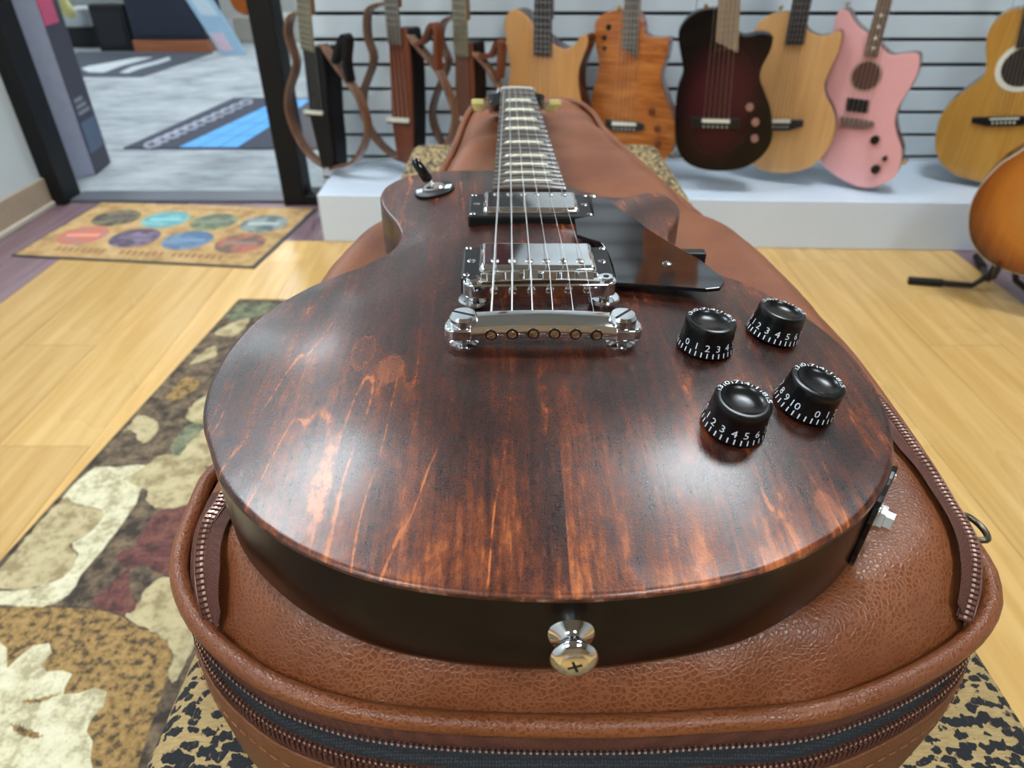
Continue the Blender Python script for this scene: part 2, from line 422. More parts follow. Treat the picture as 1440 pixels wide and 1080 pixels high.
# ---- pickups
def pickup(yc, zring, zcov, name):
    r = MB(); R0 = [(-45.5, yc-22), (45.5, yc-22), (45.5, yc+22), (-45.5, yc+22)]
    zb = min(top_z(x, y) for x, y in R0)-1
    r.prism([lp(*p, 0)[:2] for p in R0], zb*K, zring*K); ring = r.build('pickup_ring', M['black_satin'], guitar, bevel=.0018)
    ring['label'] = 'black plastic surround of the '+name+' pickup'
    c = MB(); c.box(-35*K, 35*K, (yc-18.5)*K, (yc+18.5)*K, (zring-6)*K, zcov*K); cv = c.build('pickup_cover', M['chrome'], ring, bevel=.0036, seg=5, smooth=40)
    for i in range(6):
        m = MB(); m.lathe([(2.4*K, 0), (2.4*K, .7*K), (1.6*K, 1.1*K)], 12, M=Matrix.Translation(lp((i-2.5)*10.1, yc+(10 if name == 'neck' else -10), zcov-.1)))
        m.box(-2.2*K, 2.2*K, -.35*K, .35*K, .9*K, 1.15*K, 1, M=Matrix.Translation(lp((i-2.5)*10.1, yc+(10 if name == 'neck' else -10), zcov-.1)) @ Matrix.Rotation(.5+i, 4, 'Z'))
        m.build('pole_screw', [M['nickel'], M['black_satin']], ring, smooth=40)
    for x, y in ((-39.7, yc), (39.7, yc), (-42, yc-18.5), (42, yc-18.5), (-42, yc+18.5), (42, yc+18.5)):
        rr = 2.5 if y == yc else 2.0
        m = MB(); m.lathe([(rr*K, 0), (rr*K, .5*K), (rr*.55*K, 1.0*K)], 12, M=Matrix.Translation(lp(x, y, zring-.1)))
        m.box(-rr*.8*K, rr*.8*K, -.3*K, .3*K, .7*K, 1.05*K, 1, M=Matrix.Translation(lp(x, y, zring-.1)) @ Matrix.Rotation(x+y, 4, 'Z'))
        m.build('ring_screw', [M['chrome'], M['black_satin']], ring, smooth=40)
pickup(332.6, 5.0, 9.0, 'neck'); pickup(226.2, 10.0, 15.0, 'bridge')

# ---- pickguard
GC = GR.inverted() @ Vector((0, 0, CAM_H))
def GP(u, v, z):     # pixel -> guitar local point (m) at local height z (mm)
    d = (GR.inverted().to_3x3() @ ray(u, v)); return GC + d*((z*K-GC.z)/d.z)
pgpx = [(830,274),(857,281),(874,295),(889,304),(911,321),(933,335),(950,345),(985,365),(1007,382),(1016,390),(1019,397),(1013,404.5),(993,406.5),(948,403),(905,400),(866,398),(861,374),(853,352),(846,341),(828,336),(811,330),(807,308),(834,302)]
pg = [GP(u, v, 7.0) for u, v in pgpx]
m = MB(); m.prism([(p.x, p.y) for p in pg], 4.6*K, 7.0*K)
pgo = tag(m.build('pickguard', M['guard'], guitar, bevel=.0007, seg=3), 'glossy black pickguard')
p = GP(938, 371, 7.0); m = MB(); m.lathe([(3*K, 0), (3*K, .4*K), (1.6*K, 1.2*K)], 14, M=Matrix.Translation((p.x, p.y, 6.9*K))); m.box(-2*K, 2*K, -.35*K, .35*K, .8*K, 1.25*K, 1, M=Matrix.Translation((p.x, p.y, 6.9*K))); m.build('pickguard_screw', [M['chrome'], M['black_satin']], pgo, smooth=40)
p = GP(836, 272, 7.0); m = MB(); m.lathe([(2.6*K, 0), (2.6*K, .4*K), (1.4*K, 1.1*K)], 14, M=Matrix.Translation((p.x-.002, p.y-.006, 6.9*K))); m.build('pickguard_screw', M['chrome'], pgo, smooth=40)
# bracket and its post at the body edge
p = GP(982, 362, 0); m = MB(); m.box(p.x-.013, p.x+.004, p.y-.004, p.y+.004, -22*K, 4.6*K); m.build('pickguard_bracket', M['black_satin'], pgo, bevel=.001)

# ---- tune-o-matic bridge
BY, BZ = 189.0, 18.3
m = MB()
def stad(hx, r, n=10, cy=0):
    a = [(hx+r*math.cos(t), cy+r*math.sin(t)) for t in np.linspace(-math.pi/2, math.pi/2, n)]
    b = [(-hx+r*math.cos(t), cy+r*math.sin(t)) for t in np.linspace(math.pi/2, 3*math.pi/2, n)]
    return a+b
BM = Matrix.Translation(lp(0, BY, 0)) @ Matrix.Rotation(math.radians(1.5), 4, 'Z')
m.prism([(x*K, y*K) for x, y in stad(36.5, 6.6)], (BZ-10)*K, (BZ-1.5)*K, M=BM)
br = tag(m.build('bridge', M['chrome'], guitar, smooth=50, bevel=.0008), 'chrome adjustable bridge')
# raised long walls of the saddle channel
for yy in (-5.6, 4.2):
    m = MB(); xs = np.linspace(-33, 33, 15); v = []
    for x in xs:
        zz = BZ+1.2*(1-(x/33)**2)
        v += [lp(x, yy, BZ-2), lp(x, yy+1.6, BZ-2), lp(x, yy+1.6, zz), lp(x, yy, zz)]
    f = []
    for i in range(14):
        for k in range(4): f.append((i*4+k, i*4+(k+1) % 4, (i+1)*4+(k+1) % 4, (i+1)*4+k))
    f += [(0,1,2,3), (59,58,57,56)]
    m.add(v, f, M=BM); m.build('bridge_wall', M['chrome'], br, bevel=.0003)
SX = [(i-2.5)*10.34 for i in range(6)]
def str_bz(i): return BZ+2.2+1.4*(1-(SX[i]/26)**2)
for i in range(6):
    yo = (-.8, .5, 1.8, -.6, .4, 1.4)[i]; z1 = str_bz(i)-BZ
    m = MB(); x = SX[i]
    m.add([lp(x-4, -3.4+yo*.3, BZ-1.6), lp(x+4, -3.4+yo*.3, BZ-1.6), lp(x+4, 3.6, BZ-1.6), lp(x-4, 3.6, BZ-1.6),
           lp(x-4, yo-.4, BZ+z1), lp(x+4, yo-.4, BZ+z1), lp(x+4, yo+.5, BZ+z1), lp(x-4, yo+.5, BZ+z1)],
          [(0,3,2,1),(4,5,6,7),(0,1,5,4),(1,2,6,5),(2,3,7,6),(3,0,4,7)], M=BM)
    sd = m.build('saddle', M['chrome'], br, bevel=.0004)
    m = MB(); m.lathe([(2.5*K, -1*K), (2.5*K, 1.0*K), (1.5*K, 1.7*K)], 14, M=BM @ Matrix.Translation(lp(x, -6.6, BZ-4.6)) @ Matrix.Rotation(math.pi/2, 4, 'X'))
    m.build('saddle_screw', M['chrome'], br, smooth=40)
for sgn in (-1, 1):
    m = MB(); m.lathe([(4.2*K, 0), (4.2*K, 1.6*K), (3.6*K, 2.2*K)], 20, M=BM @ Matrix.Translation(lp(sgn*37, 0, BZ-2)))
    m.lathe([(1.7*K, 2.1*K), (1.7*K, 2.35*K)], 12, 1, M=BM @ Matrix.Translation(lp(sgn*37, 0, BZ-2)))
    m.build('bridge_post', [M['chrome'], M['black_satin']], br, smooth=40)
    m = MB(); m.lathe([(8.2*K, 0), (9*K, .6*K), (9*K, 1.8*K), (8.2*K, 2.6*K)], 28, M=BM @ Matrix.Translation(lp(sgn*37, 0, 3.4))); m.build('thumbwheel', M['chrome'], br, smooth=40)
    m = MB(); m.lathe([(3*K, -2*K), (3*K, 9*K)], 14, M=BM @ Matrix.Translation(lp(sgn*37, 0, 0))); m.build('bridge_stud', M['chrome'], br, smooth=40)

# ---- stop bar tailpiece
TY = 149.9
xs = np.linspace(-37, 37, 25); m = MB(); v = []; f = []
prof = [(-7.2, 5.6), (-8.0, 7), (-8.0, 10.5), (-6.6, 13.2), (-1, 14.6), (5.5, 14.8), (7.6, 12.5), (7.6, 8), (5.5, 5.6)]
for x in xs:
    arch = 1.9*(1-(x/37)**2)
    v += [lp(x, y, z+arch*(.8 if z > 8 else .9)) for y, z in prof]
np_ = len(prof)
for i in range(24):
    for k in range(np_): f.append((i*np_+k, i*np_+(k+1) % np_, (i+1)*np_+(k+1) % np_, (i+1)*np_+k))
f += [tuple(range(np_)), tuple(reversed(range(24*np_, 25*np_)))]
TM = Matrix.Translation(lp(0, TY, 0))
m.add(v, f, M=TM); tpc = tag(m.build('tailpiece', M['chrome'], guitar, smooth=35), 'chrome stop bar tailpiece')
for sgn in (-1, 1):
    lob = [(sgn*x, y) for x, y in ((36.5,-8),(46,-8),(49,-7),(50.6,-4.5),(51,0),(50,4),(47,7.2),(42,8.2),(36.5,7.6))]
    m = MB(); m.prism([(x*K, y*K) for x, y in lob], 5.4*K, 11.8*K, M=TM); m.build('tailpiece_ear', M['chrome'], tpc, smooth=50, bevel=.001)
    m = MB(); m.lathe([(6.0*K, 11*K), (7.2*K, 12.2*K), (7.2*K, 15.6*K), (6.0*K, 17.2*K)], 28, M=TM @ Matrix.Translation(lp(sgn*41, .5, 0)))
    m.box(-6.2*K, 6.2*K, -.7*K, .7*K, 16.4*K, 17.35*K, 1, M=TM @ Matrix.Translation(lp(sgn*41, .5, 0)) @ Matrix.Rotation(.6*sgn+.2, 4, 'Z'))
    m.build('tailpiece_stud', [M['chrome'], M['black_satin']], tpc, smooth=35)
    m = MB(); m.lathe([(7.6*K, 0), (7.6*K, 1.5*K), (5*K, 2.6*K), (5*K, 6*K)], 24, M=TM @ Matrix.Translation(lp(sgn*41, .5, -.8))); m.build('stud_bushing', M['chrome'], tpc, smooth=35)
for i in range(6):
    x = SX[i]*1.04; arch = 1.9*(1-(x/37)**2)*.85
    MM = TM @ Matrix.Translation(lp(x, -7.6, 8.6+arch)) @ Matrix.Rotation(math.pi/2, 4, 'X')
    m = MB(); m.lathe([(3.1*K, -1*K), (3.1*K, .55*K)], 16, M=MM); hole = m.build('string_hole', M['black_satin'], tpc, smooth=40)
    m = MB(); m.lathe([(1.0*K, .3*K), (2.2*K, .5*K), (2.2*K, .9*K), (1.0*K, 1.15*K)], 12, M=MM)
    m.box(-1.9*K, 1.9*K, -.3*K, .3*K, 1.0*K, 1.3*K, 0, M=MM @ Matrix.Rotation(.4+i, 4, 'Z')); m.build('ball_end', M['brass'], hole, smooth=40)
    m = MB(); m.box(x*K+.0032, x*K+.0066, (TY-8.45)*K, (TY-7.5)*K, (7.6+arch)*K, (9.1+arch)*K); m.build('tailpiece_lug', M['chrome'], tpc, bevel=.0005)

# ---- strings
for i in range(6):
    r = (.62, .50, .40, .24, .19, .15)[i]*1.0
    x = SX[i]; xn = (i-2.5)*7.0
    b = BM @ Vector(lp(x, (-.8, .5, 1.8, -.6, .4, 1.4)[i], str_bz(i)+r))
    pts = [Vector(lp(x*1.04, TY+5.5, 13.5)), b, Vector(NK(xn, 459, 2.6+r)), HM @ Vector((math.copysign(24, xn)*K*.9, (42, 84, 126)[int(2-abs(i-2.5)+.5) if False else (2-int(abs(i-2.5)))]*K, 4*K))]
    m = MB(); m.tube(pts, r*K, 8); m.build('string', M['string'], guitar, smooth=80)

# ---- toggle switch
sw = GP(611, 268, -6); sx_, sy_ = sw.x/K, sw.y/K
nrm = top_n(sx_, sy_); q = Vector((0, 0, 1)).rotation_difference(nrm).to_matrix().to_4x4()
SM = Matrix.Translation(lp(sx_, sy_, top_z(sx_, sy_))) @ q
m = MB(); m.lathe([(16.5*K, 0), (16.5*K, 1.6*K), (15.5*K, 2.4*K)], 40, M=SM); swp = m.build('switch_washer', M['black_satin'], guitar, smooth=40)
m = MB(); m.lathe([(8.8*K, 2.2*K), (8.8*K, 3.6*K), (7.8*K, 4.6*K), (4.2*K, 4.8*K)], 28, M=SM); m.build('switch_nut', M['nickel'], swp, smooth=40)
m = MB(); m.cyl(SM @ Vector(lp(0, 0, 4)), SM @ Vector(lp(-5, 5, 12)), 1.9*K, 12); m.build('switch_lever', M['nickel'], swp, smooth=40)
LM_ = SM @ Matrix.Translation(lp(-3, 2, 8)) @ Vector((-.42, .25, .85)).to_track_quat('Z', 'Y').to_matrix().to_4x4()
m = MB(); m.lathe([(3.3*K, 0), (4.4*K, 2*K), (4.0*K, 12*K), (3.8*K, 18*K), (2.6*K, 20*K), (1.2*K, 20.6*K)], 20, M=LM_); m.build('switch_tip', M['black_plastic'], swp, smooth=50)

# ---- text helper
_tc = {}
def text_geo(s):
    if s not in _tc:
        cu = bpy.data.curves.new('t', 'FONT'); cu.body = s; cu.size = 1; cu.align_x = 'CENTER'; cu.align_y = 'CENTER'; cu.resolution_u = 2
        ob = bpy.data.objects.new('t', cu); COL.objects.link(ob); bpy.context.view_layer.update()
        me = bpy.data.meshes.new_from_object(ob.evaluated_get(bpy.context.evaluated_depsgraph_get()))
        _tc[s] = ([tuple(v.co) for v in me.vertices], [tuple(p.vertices) for p in me.polygons])
        bpy.data.objects.remove(ob); bpy.data.meshes.remove(me); bpy.data.curves.remove(cu)
    return _tc[s]
for sgn in (-1, 1):
    m = MB(); m.box(-2.6*K, 2.6*K, -4.2*K, 4.2*K, 2.3*K, 2.75*K, M=SM @ Matrix.Rotation(-sgn*.12, 4, 'Z') @ Matrix.Translation(lp(sgn*12.0, -.3, 0))); m.build('washer_print', M['white_print'], swp, bevel=.0008)

# ---- speed knobs
def front_angle(x, y): return math.atan2(GC.y/K-y, GC.x/K-x)
KN = [(83, 84, {0: -84, 1: -61, 2: -41, 3: -19, 4: 4, 5: 26, 6: 49, 7: 74, 8: 98, 9: 122, 10: 146}),
      (85, 146.5, {0: -42, 1: -18, 2: 6, 3: 29, 4: 52, 5: 76, 6: 100, 7: 124, 8: 148, 9: 172, 10: 196}),
      (122.5, 102.5, {0: 25, 1: 48, 2: 72, 3: 96, 4: 120, 5: 144, 10: -21, 9: -43, 8: -64, 7: -88, 6: -112}),
      (128, 166.5, {0: -85, 1: -60, 2: -40, 3: -16, 4: 8, 5: 32, 6: 56, 7: 80, 8: 104, 9: 128, 10: 152})]
for kx, ky, digs in KN:
    n = top_n(kx, ky); qm = Vector((0, 0, 1)).rotation_difference(n).to_matrix().to_4x4()
    KM = Matrix.Translation(lp(kx, ky, top_z(kx, ky)+.6)) @ qm
    prof = [(13.6, 0), (14.5, .6), (14.5, 1.4), (13.9, 4), (13.2, 8), (12.9, 11.5), (12.9, 14.6), (12.5, 15.5), (11.6, 15.9), (10.2, 15.9), (9.9, 15.4), (8.5, 14.2), (5, 13.2), (2, 13.0)]
    m = MB(); m.lathe([(r*K, z*K) for r, z in prof], 48, M=KM); kb = m.build('control_knob', M['knob_black'], guitar, smooth=35)
    fa = front_angle(kx, ky)
    tx = MB(); tk = MB(); far = MB()
    def rad(z): return np.interp(z, [p[1] for p in prof[:8]], [p[0] for p in prof[:8]])
    def skirt(a, z, off=.06):
        r = rad(z)+off; sl = math.atan2(rad(z-1.2)-rad(z+1.2), 2.4)
        e_n = Vector((math.cos(a)*math.cos(sl), math.sin(a)*math.cos(sl), math.sin(sl))); e_t = Vector((-math.sin(a), math.cos(a), 0)); e_u = e_n.cross(e_t)
        Mx = Matrix((e_t, e_u, e_n)).transposed().to_4x4(); Mx.translation = Vector((r*math.cos(a), r*math.sin(a), z))*K
        return KM @ Mx
    for d, a in digs.items():
        v, f = text_geo(str(d)); tx.add([(x*5.6*K, y*5.0*K, 0) for x, y, z in v], f, M=skirt(fa+math.radians(a), 6.3, .09))
    for a in np.arange(-100, 160, 12):
        tk.add([(-.30*K, -1.3*K, 0), (.30*K, -1.3*K, 0), (.30*K, 1.3*K, 0), (-.30*K, 1.3*K, 0)], [(0,1,2,3)], M=skirt(fa+math.radians(a), 2.6, .10))
    # far skirt digits as refracted through clear plastic, painted on the rim top
    for j, a in enumerate(range(110, 255, 24)):
        A = fa+math.radians(a); v, f = text_geo(str((j*3+5) % 10))
        MM = KM @ Matrix.Translation(lp(11.2*math.cos(A), 11.2*math.sin(A), 16.0)) @ Matrix.Rotation(A-math.pi/2, 4, 'Z')
        far.add([(x*6.0*K, y*3.0*K, 0) for x, y, z in v], f, M=MM)
        MM = KM @ Matrix.Rotation(A+.2, 4, 'Z') @ Matrix.Translation(lp(10.9, 0, 16.0)); far.add([(-.8*K,-.2*K,0),(.8*K,-.2*K,0),(.8*K,.2*K,0),(-.8*K,.2*K,0)], [(0,1,2,3)], M=MM)
    tx.build('numerals', M['white_print'], kb); tk.build('tick_marks', M['white_print'], kb); far.build('refracted_numerals', M['white_print'], kb)

# ---- strap button
p = GR.inverted() @ WY(800, 903, .155)
bz = -32.0
SBM = Matrix.Translation(lp(4.5, -1.0, bz-2)) @ Matrix.Rotation(math.pi/2-.14, 4, 'X')
m = MB(); m.lathe([(8.6*K, 0), (8.9*K, .7*K), (8.2*K, 1.6*K), (5.2*K, 3.0*K), (4.0*K, 5*K), (4.0*K, 6.5*K), (5.2*K, 8.2*K), (8.0*K, 9.6*K), (8.9*K, 11*K), (8.7*K, 12*K), (7*K, 13.6*K), (4.8*K, 14.3*K)], 40, M=SBM)
sb = tag(m.build('strap_button', M['chrome'], guitar, smooth=50), 'chrome strap button')
m = MB(); m.lathe([(5.0*K, 14*K), (5.0*K, 14.7*K), (3.8*K, 15.2*K)], 28, M=SBM)
for a in (.35, .35+math.pi/2): m.box(-2.7*K, 2.7*K, -.5*K, .5*K, 14.9*K, 15.35*K, 1, M=SBM @ Matrix.Rotation(a, 4, 'Z'))
m.build('screw_head', [M['nickel'], M['black_satin']], sb, smooth=40)

# ---- jack plate on the lower edge
ji = int(np.argmin(np.hypot(OUT[:, 0]-147, OUT[:, 1]-60)))
jn = Vector((NOR[ji][0], NOR[ji][1], 0)); jt = Vector((tn[ji][0], tn[ji][1], 0))
JM = Matrix((jt, Vector((0, 0, 1)), jn)).transposed().to_4x4(); JM.translation = Vector((OUT[ji][0], OUT[ji][1], -35))*K
m = MB(); m.prism([(x*K, y*K) for x, y in spline([(-17,-18),(0,-19),(17,-18),(18,0),(17,18),(0,19),(-17,18),(-18,0)], True, 4)], -1*K, 1.6*K, M=JM); jp = m.build('jack_plate', M['black_plastic'], guitar, bevel=.0005)
m = MB(); m.lathe([(7*K, 1.4*K), (7*K, 2.2*K), (6.2*K, 2.3*K), (6.2*K, 4.8*K), (4.6*K, 5*K), (4.6*K, 8.5*K), (3.3*K, 8.6*K)], 6, M=JM); m.build('jack_nut', M['nickel'], jp)
for x, y in ((-13,-14),(13,-14),(13,14),(-13,14)):
    m = MB(); m.lathe([(2.2*K, 1.5*K), (2.2*K, 1.9*K), (1.2*K, 2.4*K)], 12, M=JM @ Matrix.Translation(lp(x, y, 0))); m.build('plate_screw', M['nickel'], jp, smooth=40)

def wbuild(mb, name, mats, root, **k):          # part built in world coordinates under an unrotated root
    o = mb.build(name, mats, root, **k); o.location = -root.location; return o

# ================================================================== MATERIALS for bag, bench, room
def leather(name, base, light, scale=400, rough=.34):
    t = NT(name); c = t.coord()
    n0 = t.noise(c, 14, 4); wv = t.node('ShaderNodeVectorMath', operation='ADD'); 
    nn = t.node('ShaderNodeTexNoise'); t.L(c, nn.inputs['Vector']); nn.inputs['Scale'].default_value = 120
    sc = t.node('ShaderNodeVectorMath', operation='SCALE'); t.L(nn.outputs['Color'], sc.inputs[0]); sc.inputs['Scale'].default_value = .003
    t.L(c, wv.inputs[0]); t.L(sc.outputs[0], wv.inputs[1])
    e = t.vor(wv.outputs[0], scale, 'DISTANCE_TO_EDGE'); e2 = t.vor(wv.outputs[0], scale*2.3, 'DISTANCE_TO_EDGE')
    g = t.rng(e, 0, .26, 0, 1); g2 = t.rng(e2, 0, .35, 0, 1)
    h = t.math('ADD', t.math('MULTIPLY', g, .82), t.math('MULTIPLY', g2, .18))
    dark = tuple(x*.78 for x in base[:3])+(1,)
    col = t.mix(n0, dark, base)
    col = t.mix(t.math('MULTIPLY', t.math('SUBTRACT', 1.0, h), t.rng(n0, .35, .6, .12, .55)), col, light)
    t.color(col); t.set(t.rng(h, 0, 1, rough+.12, rough-.04), spec=.5); t.bump(h, .00034, .5); return t.mat
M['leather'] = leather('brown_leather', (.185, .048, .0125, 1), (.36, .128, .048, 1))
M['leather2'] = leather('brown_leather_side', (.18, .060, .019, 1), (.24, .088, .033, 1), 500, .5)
def weave(name, c0, c1, sc=900, rough=.75):
    t = NT(name); c = t.coord(); a = t.vor(c, sc, 'F1', rand=.3); n = t.noise(c, 60, 3)
    t.color(t.mix(t.rng(a, .1, .6), c1, c0)); t.set(rough); t.bump(a, -.0004, .7); return t.mat
M['tape'] = weave('brown_zip_tape', (.070, .020, .012, 1), (.165, .052, .030, 1))
M['teeth'] = plain('brown_zip_teeth', (.17, .075, .055, 1), .25, .35, .3, 400)
M['teeth_tip'] = plain('bright_tooth_tip', (.50, .34, .28, 1), .3, .4, .2, 400)
M['mesh_lining'] = weave('black_mesh_lining', (.006, .007, .009, 1), (.035, .042, .05, 1), 700)
M['stitch'] = plain('tan_thread', srgb(150, 96, 58), .7)
M['antique'] = plain('antique_brass', (.16, .13, .10, 1), .35, 1, .2, 200)

# ================================================================== GIG BAG
RZ = .610
rim_px_left = [(790,1021),(700,1019),(620,1015),(528,1005),(459,990),(390,965),(345,939),(299,900),(269,860),(252,811),(256,765),(272,722),(294,672)]
rim_px_right = [(1386,800),(1394,830),(1392,858),(1362,901),(1298,944),(1213,982),(1128,1005),(1000,1014),(900,1020)]
rl = [W(u, v, RZ) for u, v in rim_px_left]; rr = [W(u, v, RZ) for u, v in rim_px_right]
far_l = [(-.176,.33),(-.182,.42),(-.178,.52),(-.160,.62),(-.135,.70),(-.108,.80),(-.092,.92),(-.084,1.05),(-.080,1.18),(-.068,1.30),(-.03,1.355)]
far_r = [(.05,1.36),(.115,1.335),(.140,1.25),(.146,1.14),(.158,1.05),(.178,.93),(.20,.80),(.222,.68),(.246,.56),(.257,.46),(.256,.38),(.252,.31),(.246,.262)]
rim = [(p.x, p.y) for p in rl]+far_l+far_r+[(p.x, p.y) for p in rr]
BO = resample(spline(rim, True, 8), 300)
if poly_area(BO) < 0: BO = BO[::-1]
bt = np.roll(BO, -1, 0)-np.roll(BO, 1, 0); bt /= np.linalg.norm(bt, axis=1)[:, None]; BN = np.stack([bt[:, 1], -bt[:, 0]], 1)
bag = thing('gig_bag', 'brown grained leather gig bag lying on the leopard-print bench under the electric guitar', 'gig bag', (.03, .75, .462))
bi = BO-BN*.004
gv, gf, gd, gn = fill_grid(bi, .0075, .004)
def bag_bottom(x, y):     # underside of the guitar body
    return .69834-.0613*.9996+.0273*(y-.158)-.0096*x
def bag_z(Q, d):
    x, y = Q[:, 0], Q[:, 1]
    zt = bag_bottom(x, y)-.0008
    nk = sstep((y-.60)/.12); zt = zt*(1-nk)+(.640-.02*sstep((y-.95)/.3))*nk
    r = .036+.014*nk; q = 1-np.clip(d/r, 0, 1)
    z = (RZ-.005)+(zt-RZ+.005)*np.sqrt(np.maximum(0, 1-q*q))
    GW = np.array([tuple((GR @ Vector((p[0]*K, p[1]*K, -.06)))[:2]) for p in OUT[::4]]); g = np.where(inside(Q, GW), 0, dist_poly(Q, GW))
    z += (1-nk)*.0050*sstep(g/.018)*np.exp(-((d-.026)/.017)**2)
    z += nk*(.004*np.sin(23*y+9*x)*np.clip(d/.03, 0, 1)+.003*np.sin(41*y-30*x)*np.clip(d/.03, 0, 1))
    return z
gz = bag_z(gv, gd); gz = smooth_field(gz, gf, gn, 3)
def bag_surf(x, y):
    Q = np.array([(x, y)]); d = dist_poly(Q, bi) if inside(Q, bi)[0] else np.zeros(1); return float(bag_z(Q, d)[0])
mb = MB(); mb.add([(p[0], p[1], z) for p, z in zip(gv, gz)], gf); tag(wbuild(mb, 'top_panel', M['leather'], bag, smooth=180), 'padded grained leather panel')
mb = MB(); mb.tube([(p[0], p[1], RZ) for p in BO], .0047, 10, closed=True); wbuild(mb, 'piping', M['leather'], bag, smooth=180)
def bring(levels, name, mat, smooth=60, cap=False):
    m = MB(); n = len(BO)
    for off, z in levels: m.v += [(p[0]+q[0]*off, p[1]+q[1]*off, z) for p, q in zip(BO, BN)]
    for i in range(len(levels)-1):
        for k in range(n): m.f.append((i*n+k, i*n+(k+1) % n, (i+1)*n+(k+1) % n, (i+1)*n+k)); m.m.append(0)
    if cap: m.f.append(tuple(range((len(levels)-1)*n, len(levels)*n))); m.m.append(0)
    return wbuild(m, name, mat, bag, smooth=smooth)
bring([(-.003, RZ-.003), (.0015, RZ-.008), (.001, RZ-.0175)], 'zip_tape', M['tape'])
bring([(.001, RZ-.0175), (-.006, RZ-.020), (-.006, RZ-.0325), (.001, RZ-.035)], 'zip_lining', M['mesh_lining'])
bring([(.001, RZ-.035), (.003, RZ-.040), (.0034, RZ-.0475), (.003, RZ-.054)], 'zip_tape', M['tape'])
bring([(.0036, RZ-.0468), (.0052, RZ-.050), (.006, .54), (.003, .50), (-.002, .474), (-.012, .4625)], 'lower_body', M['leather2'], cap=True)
mb = MB(); mb.tube([(p[0]+q[0]*.0040, p[1]+q[1]*.0040, RZ-.0470) for p, q in zip(BO, BN)], .0010, 6, closed=True); wbuild(mb, 'lower_seam', M['leather2'], bag, smooth=180)
# teeth along both open rows; only the stretch near the player's end is opened and in view
def teeth_row(path, name, tang_n=None, pitch=.0027, size=(.0012, .0020, .0010)):
    m = MB(); P = resample(path, max(2, int(np.sum(np.linalg.norm(np.diff(np.array(path), axis=0), axis=1))/pitch)), closed=False)
    for i, p in enumerate(P):
        t = P[min(i+1, len(P)-1)]-P[max(i-1, 0)]; t = Vector(t).normalized(); n = Vector(tang_n(i/len(P))) if tang_n else Vector((0, 0, 1))
        b = t.cross(n).normalized(); Mx = Matrix((t, b, n)).transposed().to_4x4(); Mx.translation = Vector(p)
        sx, sy, sz = size
        m.box(-sx*.5, sx*.5, -sy*.5, sy*.5, -sz*.4, sz*.7, 0, Mx); m.box(-sx*.42, sx*.42, -sx*.42, sx*.42, sz*.6, sz*1.0, 1, Mx)
    o = wbuild(m, name, [M['teeth'], M['teeth_tip']], bag); o['kind'] = 'stuff'; return o
ii = [k for k in range(len(BO)) if BO[k][1] < .62]
# order the near stretch from left side to right side
order = sorted(ii, key=lambda k: math.atan2(BO[k][0]-.03, -(BO[k][1]-.45)))
near = np.array([BO[k] for k in order]); nearN = np.array([BN[k] for k in order])
for z, off in ((RZ-.0172, .0018), (RZ-.0352, .0022)):
    path = np.c_[near+nearN*off, np.full(len(near), z)]
    nn = nearN.copy()
    teeth_row(path, 'zip_teeth', lambda s, nn=nn: (nn[min(len(nn)-1, int(s*len(nn)))][0], nn[min(len(nn)-1, int(s*len(nn)))][1], .15))
# ribbed inner edge of the lower tape
m = MB(); P = resample(np.c_[near+nearN*.0032, np.full(len(near), RZ-.0405)], 430, closed=False); 
for i in range(1, len(P)-1):
    t = Vector(P[i+1]-P[i-1]).normalized(); n = Vector((t.y, -t.x, 0)); Mx = Matrix((t, Vector((0,0,1)), n)).transposed().to_4x4(); Mx.translation = Vector(P[i])
    m.box(-.0008, .0008, -.0030, .0030, -.0006, .0006, 0, Mx)
wbuild(m, 'tape_ribs', M['tape'], bag)['kind'] = 'stuff'
# stitch line in the side leather
m = MB(); P = resample(np.c_[near+nearN*.0063, np.full(len(near), RZ-.058)], 170, closed=False)
for i in range(1, len(P)-1):
    t = Vector(P[i+1]-P[i-1]).normalized(); q_ = Vector(P[i]); m.tube([q_-t*.0022, q_+t*.0022], .00030, 5)
wbuild(m, 'stitching', M['stitch'], bag)['kind'] = 'stuff'
# pocket zippers on the top panel
for side, px in (('r', [(1215,600),(1240,630),(1258,653),(1275,674),(1299,700),(1323,734),(1342,763),(1357,794),(1363,830),(1361,862)]), ('l', [(333,726),(320,748),(302,774),(290,811),(288,845),(293,868)])):
    c = [W(u, v, .622) for u, v in px]; c = np.array([(p.x, p.y) for p in c]); c = resample(spline(c, False, 8), 60, closed=False)
    tt = np.gradient(c, axis=0); tt /= np.linalg.norm(tt, axis=1)[:, None]; nr = np.stack([tt[:, 1], -tt[:, 0]], 1)
    mid = MB(); n = len(c); wd_ = [-.0098, -.005, 0, .005, .0098]
    for k in range(n):
        for w in wd_:
            q_ = c[k]+nr[k]*w*(1-.45*float(sstep((k/n-.7)/.3))); mid.v.append((q_[0], q_[1], bag_surf(*q_)+.0012+(.0008 if abs(w) < .006 else 0)))
    for k in range(n-1):
        for j in range(4): mid.f.append((k*5+j, k*5+j+1, k*5+6+j, k*5+5+j)); mid.m.append(0)
    wbuild(mid, 'pocket_zip_tape', M['tape'], bag, smooth=180)
    zz = [bag_surf(*q_)+.0026 for q_ in c]
    teeth_row(np.c_[c, zz], 'pocket_zip_teeth', None, .0026, (.0015, .0052, .0012))
    m = MB()
    for o_ in (-.0031, .0031): m.tube([(q_[0]+a[0]*o_, q_[1]+a[1]*o_, z) for q_, a, z in zip(c, nr, zz)], .0005, 5)
    wbuild(m, 'zip_cord', M['teeth'], bag, smooth=180)
